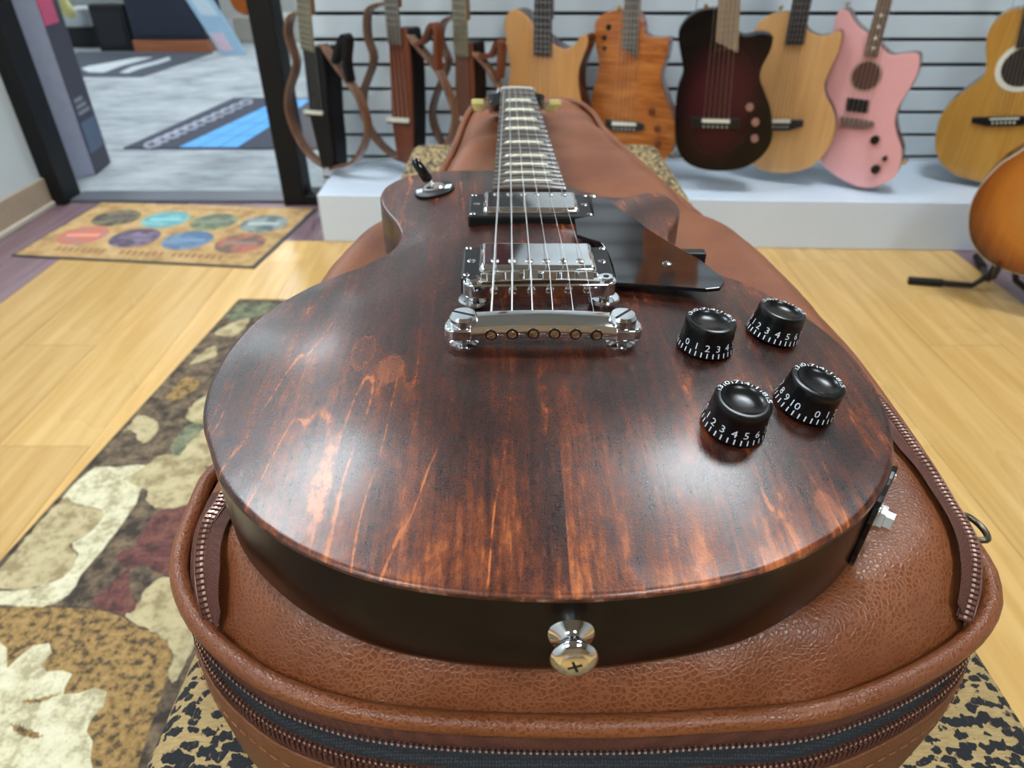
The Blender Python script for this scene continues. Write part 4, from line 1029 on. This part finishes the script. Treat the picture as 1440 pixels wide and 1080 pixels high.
# ================================================================== GUITARS ON THE SLAT WALL
class Hang:
    """frame of a hanging instrument: pixels are cast on its own front plane (position + yaw)"""
    def __init__(s, name, label, anchor, y0, yaw, cat='guitar', lean=0):
        s.short = ' '.join(label.split()[:9])
        s.p0 = WY(*anchor, y0); th = math.radians(yaw); s.n = Vector((-math.sin(th), -math.cos(th), 0))
        s.root = thing(name, label, cat, tuple(s.p0), -th, 'guitars hung on the slat wall')
        s.inv = (Matrix.Translation(s.p0) @ Matrix.Rotation(-th, 4, 'Z')).inverted()
    def P(s, u, v):
        q = s.inv @ WP(u, v, s.p0, s.n); return (q.x, q.z)
    def poly(s, px, smooth=0):
        q = [s.P(*p) for p in px]
        return [tuple(p) for p in spline(q, True, smooth)] if smooth else q
    def slab(s, name, pts, y0, y1, mat, parent=None, bevel=0, **k):
        mb = MB(); mb.prism(pts, y0, y1, M=Matrix(((1,0,0,0),(0,0,1,0),(0,1,0,0),(0,0,0,1))))
        return mb.build(name, mat, parent or s.root, bevel=bevel, **k)
    def disc(s, name, c, r, y0, y1, mat, n=20, parent=None):
        return s.slab(name, [(c[0]+r*math.cos(a), c[1]+r*math.sin(a)) for a in np.linspace(0, 2*math.pi, n, endpoint=False)], y0, y1, mat, parent)
    def neck(s, fb_px, end_px, mat_fb, mat_neck, slant=None, total=.47, frets=True, head=True, dots=None, side=.018):
        """fb_px: left/right at top of picture; end_px: left/right at the body end"""
        tl, tr = [np.array(s.P(*p)) for p in fb_px]; el, er = [np.array(s.P(*p)) for p in end_px]
        e = (el+er)/2; d = (tl+tr)/2-e; L0 = np.linalg.norm(d); d /= L0; nrm = np.array([d[1], -d[0]])
        w0 = abs((er-el)@nrm)/2; w1 = abs((tr-tl)@nrm)/2; wN = w0+(w1-w0)*total/L0; wN = max(wN, w0*.72)
        wN = min(wN, w0*.95)
        s.e, s.d, s.nr, s.w0, s.total = e, d, nrm, w0, total
        a = [e-nrm*w0, e+nrm*w0, e+nrm*wN+d*total, e-nrm*wN+d*total]
        if slant: a[0] = a[0]+d*slant[0]; a[1] = a[1]+d*slant[1]
        fb_ = s.slab('fretboard', [tuple(p) for p in a], -.009, -.001, mat_fb)
        s.slab('neck', [tuple(e+d*.10-nrm*w0*.97), tuple(e+d*.10+nrm*w0*.97), tuple(e+nrm*wN*.97+d*total), tuple(e-nrm*wN*.97+d*total)], -.001, side, mat_neck, bevel=.004)
        if frets:
            sc_ = total/(1-2**(-20/12))
            for i in range(1, 20):
                t_ = total-sc_*(1-2**(-i/12)); w = w0+(wN-w0)*t_/total
                p, q = e+d*t_-nrm*w, e+d*t_+nrm*w; mb = MB()
                mb.cyl((p[0], -.0092, p[1]), (q[0], -.0092, q[1]), .0009, 5); mb.build('fret', M['fret'], fb_)
        if dots:
            for px in dots: s.disc('dot_inlay', s.P(*px), .0045, -.0098, -.008, M['bone'], 12, fb_)
        if head:
            h0 = e+d*total; hw_ = wN*1.5
            s.slab('headstock', [tuple(h0-nrm*wN), tuple(h0-nrm*hw_+d*.03), tuple(h0-nrm*hw_*1.1+d*.17), tuple(h0+nrm*hw_*1.1+d*.17), tuple(h0+nrm*hw_+d*.03), tuple(h0+nrm*wN)], -.004, .010, mat_neck, bevel=.002)
            # wall hanger holding it
            hz = s.root.matrix_basis @ Vector((h0[0]+d[0]*.0, .0, h0[1]+.0))
            hg = thing('guitar_hanger', 'black wall hanger holding the '+s.short, 'hanger', (hz.x, YW-.014, hz.z+.02))
            mb = MB(); mb.cyl((0, 0, 0), (0, hz.y-YW+.014+.03, 0), .006, 8); mb.build('arm', M['black_satin'], hg)
            mb = MB(); mb.box(-.03, .03, -.006, .0, -.05, .05); mb.build('back_plate', M['black_satin'], hg)
            for sg in (-1, 1):
                mb = MB(); mb.tube([(0, hz.y-YW+.044, 0), (sg*.036, hz.y-YW+.036, 0), (sg*.04, hz.y-YW-.03, .004)], .006, 8); mb.build('prong', M['black_satin'], hg, smooth=60)
    def strings(s, bridge_px, n=6, frac=.8, r=.0005):
        bl, brt = [np.array(s.P(*p)) for p in bridge_px]
        for i in range(n):
            t_ = i/(n-1); p = bl+(brt-bl)*t_; q = s.e+s.d*s.total+s.nr*(t_*2-1)*s.w0*.72
            mb = MB(); mb.tube([(p[0], -.0125, p[1]), (q[0], -.0115, q[1])], r, 5); mb.build('string', M['string'], s.root)
    def bridge(s, base_px, saddle_px, mat, pins=True):
        b = s.slab('bridge', s.poly(base_px), -.010, .001, mat, bevel=.002)
        q = s.poly(saddle_px); s.slab('saddle', q, -.0125, -.009, M['bone'], b)
        if pins:
            l, r_ = np.array(q[0]), np.array(q[1]); dn = np.array([0, -.012])
            for i in range(6): c = l+(r_-l)*(i+.5)/6+dn; s.disc('bridge_pin', c, .0022, -.0128, -.0095, M['bone'], 8, b)
def gl(name, c0, c1, rough=.22, axis='z', sc=(1,1,1), coat=.3, contrast=(.3, .7)): return wood(name, c0, c1, sc, rough, contrast, axis, coat)
M['dark_back'] = gl('dark_mahogany_gloss', srgb(44, 20, 18), srgb(70, 30, 26))
M['ebony'] = gl('ebony', srgb(26, 24, 26), srgb(46, 42, 44), .4, coat=0)
M['maple_fb'] = gl('pale_fretboard', srgb(126, 108, 90), srgb(152, 132, 108), .4, coat=0)
M['frame_wood'] = gl('brown_frame_wood', srgb(88, 58, 42), srgb(128, 90, 66), .35)
M['silent_brown'] = gl('russet_body', srgb(92, 42, 20), srgb(112, 56, 30), .4, coat=.1)
M['silent_black'] = plain('black_body', srgb(16, 15, 17), .4, spec=.3)
M['grey_fb'] = gl('grey_rosewood_board', srgb(78, 72, 66), srgb(112, 104, 92), .35, coat=0)
M['glare_fb'] = gl('painted_glare_board', srgb(96, 88, 66), srgb(130, 120, 92), .35, coat=0)  # olive tone has the light glare on the board painted in

# ---- three frame-bodied (silent) guitars
def ribbon(h, name, px, mat, w=.011, depth=.034, y0=.0, parent=None):
    P = resample(spline([h.P(*p) for p in px], False, 6), 40, closed=False); t_ = np.gradient(P, axis=0); t_ /= np.linalg.norm(t_, axis=1)[:, None]; n_ = np.stack([t_[:, 1], -t_[:, 0]], 1)
    mb = MB()
    for p, n in zip(P, n_):
        a, b = p-n*w/2, p+n*w/2
        mb.v += [(a[0], y0, a[1]), (b[0], y0, b[1]), (b[0], y0+depth, b[1]), (a[0], y0+depth, a[1])]
    k = len(P)
    for i in range(k-1):
        for j in range(4): mb.f.append((i*4+j, i*4+(j+1) % 4, i*4+4+(j+1) % 4, i*4+4+j)); mb.m.append(0)
    mb.f += [(0,1,2,3), (4*k-1, 4*k-2, 4*k-3, 4*k-4)]; mb.m += [0, 0]
    return mb.build(name, mat, parent or h.root, bevel=.002, smooth=50)
def silent(label, anchor, y0, fb, end, block, left, right, horn, mat_block, mat_fb, mat_horn, saddle, side_mat):
    h = Hang('silent_guitar', label, anchor, y0, 31)
    h.neck(fb, end, mat_fb, M['frame_wood'], head=True)
    h.slab('centre_body', h.poly(block), .0, .010, mat_block, bevel=.002)
    h.slab('centre_back', [(x*1.0+.003, z) for x, z in h.poly(block)], .010, .075, side_mat, bevel=.008)
    ribbon(h, 'frame_rail', left, M['frame_wood']); ribbon(h, 'frame_rail', right, M['frame_wood'])
    if horn: ribbon(h, 'frame_horn', horn, mat_horn, .014)
    q = h.poly(saddle); br_ = h.slab('bridge', [(x, z-.006) for x, z in q], -.006, .001, M['ebony']); h.slab('saddle', q, -.011, -.004, M['bone'], br_)
    l, r_ = saddle[0], saddle[1]; h.strings((l, r_)); return h
silent('frame-bodied silent guitar with a black centre and black horn', (445, 120), 2.34, ((418,0),(439,0)), ((426,71),(443,71)),
       [(425,66),(452,66),(458,110),(461,160),(466,205),(468,238),(452,233),(436,165),(430,110)],
       [(420,17),(404,25),(400,45),(406,69),(412,87),(409,106),(402,127),(401,153),(408,179),(420,203),(435,222),(455,236)],
       [(449,63),(467,90),(486,116),(501,140),(511,169),(512,190),(504,214),(491,230),(462,238)],
       [(467,90),(472,69),(479,52),(485,58),(483,87),(488,116)], M['silent_black'], M['glare_fb'], M['silent_black'], [(431,159),(456,161),(456,156),(431,154)], M['silent_black'])
silent('frame-bodied silent guitar with a russet centre and black back', (565, 115), 2.34, ((541,0),(562,0)), ((548,62),(566,62)),
       [(546,40),(570,40),(575,65),(578,110),(580,172),(580,228),(576,231),(559,227),(551,172),(549,120)],
       [(540,5),(520,10),(512,21),(513,53),(521,78),(519,95),(512,114),(507,132),(507,158),(517,185),(533,206),(554,222),(574,230)],
       [(570,50),(591,74),(612,100),(625,127),(636,158),(633,185),(622,208),(600,224),(572,231)],
       [(583,64),(594,56),(604,36),(611,44),(611,80),(612,100)], M['silent_brown'], M['grey_fb'], M['silent_brown'], [(546,170),(577,172),(577,166),(546,164)], M['silent_black'])
silent('frame-bodied silent guitar with a russet centre, hung next to the natural-top guitar', (655, 120), 2.36, ((637,0),(657,0)), ((641,79),(660,79)),
       [(639,60),(663,60),(666,110),(667,160),(668,228),(650,231),(642,180),(640,120)],
       [(636,24),(620,32),(615,53),(622,74),(627,88),(617,116),(608,140),(604,164),(610,187),(622,208),(636,222),(660,231)],
       [(661,74),(680,92),(697,120),(708,145),(712,165),(707,195),(694,217),(662,232)],
       [(672,80),(684,80),(691,74),(697,60),(702,70),(699,111)], M['silent_brown'], M['glare_fb'], M['silent_brown'], [(639,168),(662,169),(662,164),(639,163)], M['silent_black'])

# ---- natural top with dark back
def solid(name, label, anchor, y0, yaw, face, thick, mtop, mback, sm=4, cat='guitar', mside=None, rim=.004):
    h = Hang(name, label, anchor, y0, yaw, cat); P = h.poly(face, sm)
    h.slab('top', P, 0, .006, mtop, bevel=.002); h.slab('body', P, .006, thick, mback, bevel=.008, smooth=50); return h
M['natural'] = gl('natural_spruce_top', srgb(186, 130, 72), srgb(206, 150, 90))
h = solid('acoustic_guitar', 'natural-topped thin guitar with two sharp horns and a dark back behind the fretboard', (765, 125), 2.36, 26,
  [(709,35),(713,20),(724,13),(738,20),(750,34),(764,50),(778,62),(795,70),(808,62),(817,51),(825,50),(826,63),(819,82),(814,98),(813,119),(817,143),(824,165),(831,190),(832,208),(820,226),(790,237),(758,239),(727,233),(705,216),(698,190),(703,158),(712,130),(717,105),(716,85),(712,58)], .075, M['natural'], M['dark_back'], 3, 'guitar')
h.neck(((753,0),(777,0)), ((752,77),(776,79)), M['ebony'], M['dark_back'])
h.bridge([(735,180),(795,180),(795,190),(735,190)], [(745,182),(785,182),(785,179),(745,179)], M['ebony']); h.strings(((747,181),(783,181)))
# ---- orange flame
t = NT('flamed_amber_maple'); a = t.noise(t.coord((6, 6, 55)), 1, 3, .5, 1.2); b = t.noise(t.coord((3, 3, 3)), 1, 2)
t.color(t.ramp(a, [(.3, srgb(150, 82, 34)), (.5, srgb(182, 106, 48)), (.7, srgb(204, 130, 66))])); t.set(.2, coat=.4); M['flame'] = t.mat
M['amber_side'] = gl('amber_side', srgb(140, 66, 22), srgb(168, 86, 34))
h = solid('acoustic_guitar', 'amber flame-maple cutaway guitar with three small holes by the neck', (890, 125), 2.33, 24,
  [(836,40),(840,26),(854,17),(872,14),(893,16),(902,34),(904,48),(914,53),(930,54),(939,55),(938,77),(930,100),(930,119),(938,143),(947,164),(950,185),(947,208),(936,224),(910,231),(875,228),(852,214),(842,193),(834,172),(831,148),(834,127),(840,106),(842,87),(838,66)], .07, M['flame'], M['amber_side'], 3)
h.neck(((879,0),(900,0)), ((875,80),(897,80)), M['grey_fb'], M['amber_side'], slant=(.03, 0))
h.bridge([(852,166),(862,169),(896,171),(906,174),(906,182),(896,184),(862,184),(852,176)], [(862,175),(896,176),(896,172),(862,170)], M['ebony']); h.strings(((864,173),(894,175)))
for c, r in (((856,38),.009),((850,53),.008),((850,68),.007)): h.disc('sound_hole', h.P(*c), r, -.0012, .002, M['black_satin'])
for c in ((917,157),(925,181),(925,202)): h.disc('knob', h.P(*c), .010, -.012, .001, M['silent_brown'])
h.disc('strap_button', h.P(949,218), .008, -.004, .03, M['nickel']); h.disc('strap_button', h.P(869,11), .006, -.006, .02, M['gold'])
# ---- dark burst
t = NT('black_cherry_burst'); sx = t.node('ShaderNodeSeparateXYZ'); tc = t.node('ShaderNodeTexCoord'); ln = t.node('ShaderNodeVectorMath', operation='LENGTH')
mp = t.node('ShaderNodeMapping'); mp.inputs['Scale'].default_value = (7.2, 0, 4.6); mp.inputs['Location'].default_value = (0, 0, .12); t.L(tc.outputs['Object'], mp.inputs[0]); t.L(mp.outputs[0], ln.inputs[0])
n = t.noise(t.coord((60, 60, 4)), 1, 4); t.color(t.mix(t.rng(t.math('ADD', ln.outputs['Value'], t.math('MULTIPLY', n, .15)), .45, 1.05), srgb(62, 18, 28), srgb(10, 7, 9))); t.set(.22, coat=.15, spec=.3); M['cherry'] = t.mat
h = solid('acoustic_guitar', 'black cherry burst cutaway guitar with three pale knobs', (1015, 130), 2.17, 12,
  [(954,48),(964,29),(980,17),(1001,13),(1020,14),(1034,32),(1040,46),(1051,51),(1073,47),(1086,50),(1087,58),(1082,75),(1072,94),(1069,111),(1076,131),(1083,150),(1086,172),(1086,194),(1079,211),(1062,228),(1040,238),(1010,241),(982,237),(962,226),(952,208),(949,185),(950,148),(954,123),(961,102),(957,75)], .075, M['cherry'], M['black_satin'], 3)
h.neck(((1011,0),(1041,0)), ((1005,74),(1037,76)), M['maple_fb'], M['dark_back'], slant=(.035, 0))
h.bridge([(972,164),(1040,166),(1040,180),(972,178)], [(987,171),(1026,172),(1026,167),(987,166)], M['black_satin']); h.strings(((989,169),(1024,170)))
for c in ((1054,150),(1062,171),(1061,194)): h.disc('knob', h.P(*c), .011, -.012, .001, plain('rosy_knob', srgb(150, 108, 98), .4))
h.disc('strap_button', h.P(993,9), .006, -.006, .02, M['gold'])
# ---- natural with black back
M['natural2'] = gl('pale_cedar_top', srgb(196, 146, 92), srgb(212, 164, 108))
M['blackish'] = plain('black_gloss_back', srgb(30, 20, 22), .2)
h = solid('acoustic_guitar', 'pale natural cutaway guitar with a black back between the cherry burst and pink guitars', (1115, 130), 2.27, 28,
  [(1061,44),(1068,31),(1082,21),(1098,17),(1118,18),(1130,32),(1138,44),(1151,50),(1165,49),(1180,43),(1184,50),(1179,72),(1165,103),(1159,119),(1162,136),(1171,153),(1175,172),(1172,194),(1159,217),(1143,233),(1118,242),(1096,244),(1073,240),(1055,228),(1046,208),(1044,185),(1050,160),(1060,135),(1066,112),(1066,90),(1060,65)], .052, M['natural2'], M['blackish'], 3)
h.neck(((1114,0),(1143,0)), ((1105,62),(1131,62)), M['ebony'], M['dark_back'])
h.bridge([(1062,168),(1130,168),(1130,177),(1110,183),(1082,183),(1062,178)], [(1082,172),(1112,172),(1112,167),(1082,167)], M['ebony']); h.strings(((1083,170),(1111,170)))
h.disc('strap_button', h.P(1098,11), .006, -.006, .02, M['gold'])
# ---- pink offset
M['pink'] = plain('shell_pink_lacquer', srgb(228, 166, 166), .25, var=.03, coat=.3); M['pink_side'] = gl('brown_mahogany_side', srgb(94, 52, 40), srgb(122, 70, 54))
h = solid('electro_acoustic_guitar', 'shell pink offset guitar with round sound hole and brown sides', (1222, 150), 2.205, 34,
  [(1172,40),(1176,22),(1184,12),(1193,17),(1201,31),(1212,42),(1224,50),(1234,62),(1244,72),(1254,78),(1271,76),(1287,75),(1293,81),(1290,103),(1279,125),(1265,147),(1258,169),(1261,189),(1268,211),(1266,231),(1257,250),(1234,262),(1212,264),(1190,256),(1168,242),(1155,229),(1156,214),(1162,196),(1163,174),(1158,150),(1154,125),(1154,105),(1160,80),(1168,60)], .075, M['pink'], M['pink_side'], 3)
h.neck(((1232,0),(1258,0)), ((1215,78),(1234,80)), gl('rosewood_board', srgb(92, 70, 56), srgb(122, 98, 78), .4, coat=0), M['pink_side'], dots=[(1240,21),(1236,37),(1232,53),(1229,67)])
ho = h.disc('sound_hole_ring', h.P(1218,107), .046, -.0015, .002, plain('pale_rosette', srgb(176, 138, 122), .4), 28); h.disc('sound_hole', h.P(1218,107), .039, -.0022, .002, plain('brown_hole', srgb(84, 48, 36), .6), 28, ho)
h.slab('pickup', h.poly([(1192,137),(1223,141),(1220,158),(1190,155)]), -.008, .001, M['black_satin'], bevel=.002)
h.slab('bridge', h.poly([(1183,163),(1205,166),(1230,171),(1229,178),(1215,181),(1183,178)]), -.010, .001, gl('brown_bridge', srgb(96, 74, 68), srgb(128, 100, 92), .4), bevel=.002); h.strings(((1188,170),(1222,174)))
for c, r in (((1231,196),.013),((1232,237),.013),((1245,222),.007)): h.disc('knob', h.P(*c), r, -.014, .001, M['blackish'])
h.disc('strap_button', h.P(1271,229), .008, .004, .035, M['nickel']); h.disc('strap_button', h.P(1192,6), .006, -.004, .02, M['nickel'])
# ---- honey acoustic at the right edge: left half traced, mirrored about its own axis
M['honey'] = gl('honey_spruce_top', srgb(176, 124, 50), srgb(200, 148, 70), contrast=(.35, .7)); M['honey_side'] = gl('brown_side', srgb(96, 60, 34), srgb(124, 80, 46))
h = Hang('acoustic_guitar', 'honey-coloured full-size acoustic guitar hanging behind the sunburst guitar', (1412, 150), 2.22, 33, 'guitar')
lf = [h.P(*p) for p in [(1448,11),(1423,14),(1404,25),(1390,44),(1386,67),(1387,92),(1382,108),(1365,122),(1343,139),(1326,158),(1318,178),(1315,200),(1318,219),(1329,236),(1346,247),(1368,254),(1398,258)]]
ax0, ax1 = np.array(h.P(1398,258)), np.array(h.P(1450,10)); d_ = (ax1-ax0)/np.linalg.norm(ax1-ax0)
mir = [tuple(2*(ax0+d_*((np.array(p)-ax0)@d_))-np.array(p)) for p in lf[1:-1]][::-1]
P = [tuple(p) for p in spline(lf+mir, True, 4)]
h.slab('top', P, 0, .006, M['honey'], bevel=.002); h.slab('binding', P, .006, .010, M['black_satin']); h.slab('body', P, .010, .105, M['honey_side'], bevel=.006, smooth=50)
c_ = np.array(h.P(1438,95)); rs = h.disc('rosette', c_, .068, -.0012, .002, M['bone'], 36); h.disc('sound_hole', c_, .053, -.002, .002, plain('dark_hole', srgb(40, 28, 22), .8), 36, rs)
n_ = np.array([d_[1], -d_[0]]); e_ = c_+d_*.055
h.slab('fretboard', [tuple(e_-n_*.028), tuple(e_+n_*.028), tuple(e_+n_*.022+d_*.46), tuple(e_-n_*.022+d_*.46)], -.008, -.001, M['ebony']); h.slab('neck', [tuple(e_+d_*.12-n_*.027), tuple(e_+d_*.12+n_*.027), tuple(e_+n_*.022+d_*.46), tuple(e_-n_*.022+d_*.46)], -.001, .02, M['honey_side'])
bc = np.array(h.P(1412,168))
def bq(a, b, c, d): return [tuple(bc+n_*x+d_*y) for x, y in ((a, c), (b, c), (b, d), (a, d))]
b_ = h.slab('bridge', [tuple(bc+n_*x+d_*y) for x, y in ((-.085,-.006),(-.04,-.018),(.04,-.018),(.085,-.006),(.085,.010),(-.085,.010))], -.009, .001, M['silent_black'], bevel=.002); h.slab('saddle', bq(-.038, .038, .002, .006), -.012, -.008, M['bone'], b_)
for i in range(6): h.disc('bridge_pin', bc+n_*(i-2.5)*.011-d_*.008, .003, -.0125, -.008, M['bone'], 10, b_)
for i in range(6):
    p, q = bc+n_*(i-2.5)*.011, e_+d_*.46+n_*(i-2.5)*.007; mb = MB(); mb.tube([(p[0], -.0125, p[1]), (q[0], -.011, q[1])], .0005, 5); mb.build('string', M['string'], h.root)
h.slab('pickguard', [tuple(c_+n_*x+d_*y) for x, y in ((.04,-.05),(.075,.0),(.10,-.05),(.11,-.10),(.07,-.12),(.03,-.075))], -.0015, .001, M['blackish'])

# ================================================================== SUNBURST ACOUSTIC ON A FLOOR STAND
t = NT('amber_sunburst'); tc = t.node('ShaderNodeTexCoord'); mp = t.node('ShaderNodeMapping'); mp.inputs['Scale'].default_value = (4.75, 0, 4.9); mp.inputs['Location'].default_value = (0, 0, -.98); t.L(tc.outputs['Object'], mp.inputs[0]); ln = t.node('ShaderNodeVectorMath', operation='LENGTH'); t.L(mp.outputs[0], ln.inputs[0])
n = t.noise(t.coord((70, 70, 4)), 1, 4); v = t.math('ADD', ln.outputs['Value'], t.math('MULTIPLY', n, .12))
t.color(t.ramp(t.rng(v, .3, 1.12, 0, 1, False), [(0, srgb(196, 132, 60)), (.55, srgb(186, 112, 34)), (.80, srgb(134, 66, 16)), (1, srgb(52, 24, 12))])); t.set(.12, coat=.6); M['burst'] = t.mat
sg = Hang('acoustic_guitar', 'amber sunburst acoustic guitar with pale binding standing on a black floor stand', (1458, 392), 1.62, 36)
sg.root['group'] = ''; del sg.root['group']
lf = [(0,0),(-.10,.012),(-.165,.055),(-.197,.125),(-.200,.19),(-.175,.26),(-.14,.305),(-.128,.345),(-.140,.40),(-.150,.44),(-.135,.485),(-.09,.508),(-.03,.512)]
P = [tuple(p) for p in spline(lf+[(-x, z) for x, z in lf[1:]][::-1], True, 5)]
sg.slab('top', P, 0, .006, M['burst'], bevel=.002)
sg.slab('binding', [(x*1.008, z*1.008-.002) for x, z in P], .003, .012, M['bone']); sg.slab('body', P, .012, .11, M['dark_back'], bevel=.006, smooth=50)
rs = sg.disc('rosette', (0, .345), .062, -.0012, .002, M['bone'], 36); sg.disc('sound_hole', (0, .345), .050, -.002, .002, M['black_satin'], 36, rs)
sg.slab('fretboard', [(-.028,.40),(.028,.40),(.022,.86),(-.022,.86)], -.008, -.001, M['ebony']); sg.slab('neck', [(-.027,.50),(.027,.50),(.022,.86),(-.022,.86)], -.001, .02, M['dark_back']); sg.slab('headstock', [(-.024,.86),(.024,.86),(.036,.89),(.034,1.04),(-.034,1.04),(-.036,.89)], -.002, .012, M['blackish'])
b_ = sg.slab('bridge', [(-.085,.172),(-.04,.162),(.04,.162),(.085,.172),(.085,.188),(-.085,.188)], -.009, .001, M['ebony'], bevel=.002); sg.slab('saddle', [(-.038,.180),(.038,.180),(.038,.184),(-.038,.184)], -.012, -.008, M['bone'], b_)
for i in range(6):
    mb = MB(); mb.tube([((i-2.5)*.011, -.0125, .18), ((i-2.5)*.007, -.011, .86)], .0005, 5); mb.build('string', M['string'], sg.root)
# stand
ft = W(1280, 394, .012); gx = sg.root.location
std = thing('guitar_stand', 'black tubular floor stand under the sunburst acoustic guitar', 'guitar stand', (gx.x, gx.y+.12, 0))
hub = Vector((gx.x+.02, gx.y+.16, .16))
feet = [Vector((ft.x, ft.y, .012)), Vector((gx.x+.36, gx.y-.12, .012)), Vector((gx.x+.10, gx.y+.38, .012))]
for f_ in feet:
    knee = Vector((hub.x*.5+f_.x*.5, hub.y*.5+f_.y*.5, .012+ (.0 if f_ is feet[0] else .03))) 
    m = MB(); m.tube([hub, Vector((hub.x*.9+f_.x*.1, hub.y*.9+f_.y*.1, .05)), Vector((hub.x*.75+f_.x*.25, hub.y*.75+f_.y*.25, .014)), f_], .0085, 10); lg = wbuild(m, 'leg', M['black_satin'], std, smooth=60)
    d2 = (f_-Vector((hub.x*.75+f_.x*.25, hub.y*.75+f_.y*.25, .014))).normalized(); m = MB(); m.cyl(f_-d2*.085, f_+d2*.004, .0115, 12); wbuild(m, 'rubber_foot', M['black_paint'], lg.parent, smooth=40)
m = MB(); m.cyl(hub-Vector((0,0,.05)), hub+Vector((0, .03, .62)), .010, 12); wbuild(m, 'pole', M['black_satin'], std, smooth=40)
for sg_ in (-1, 1):
    th_ = math.radians(36); U_ = Vector((math.cos(th_), -math.sin(th_), 0)); B_ = Vector((math.sin(th_), math.cos(th_), 0)); c_ = Vector((gx.x, gx.y, gx.z-.014))+U_*sg_*.09
    m = MB(); m.tube([hub, c_+B_*.13, c_-B_*.016, c_-B_*.02+Vector((0, 0, .034))], .007, 8); wbuild(m, 'cradle_arm', M['black_satin'], std, smooth=60)

# ================================================================== UPPER ROW on the slat wall (out of frame, mirrored in the gloss and chrome)
def copy_tree(o, parent=None):
    c = o.copy(); COL.objects.link(c); c.parent = parent
    for ch in o.children: copy_tree(ch, c)
    return c
lower = [o for o in bpy.data.objects if o.parent is None and o.get('group') == 'guitars hung on the slat wall' and o.name.split('.')[0] in ('acoustic_guitar', 'electro_acoustic_guitar')]
spots = {'amber': .64, 'black': -.08, 'pale': 1.04, 'shell': -.52, 'honey-coloured': 1.42}
for o in lower:
    x = spots.get(o['label'].split()[0])
    if x is None: continue
    c = copy_tree(o); c.location = (x, 2.36, o.location.z+1.22); c.rotation_euler = (0, 0, -.2)
    c['label'] = ' '.join(o['label'].split()[:8])+' in the upper row'; c['group'] = 'upper row of guitars on the slat wall'
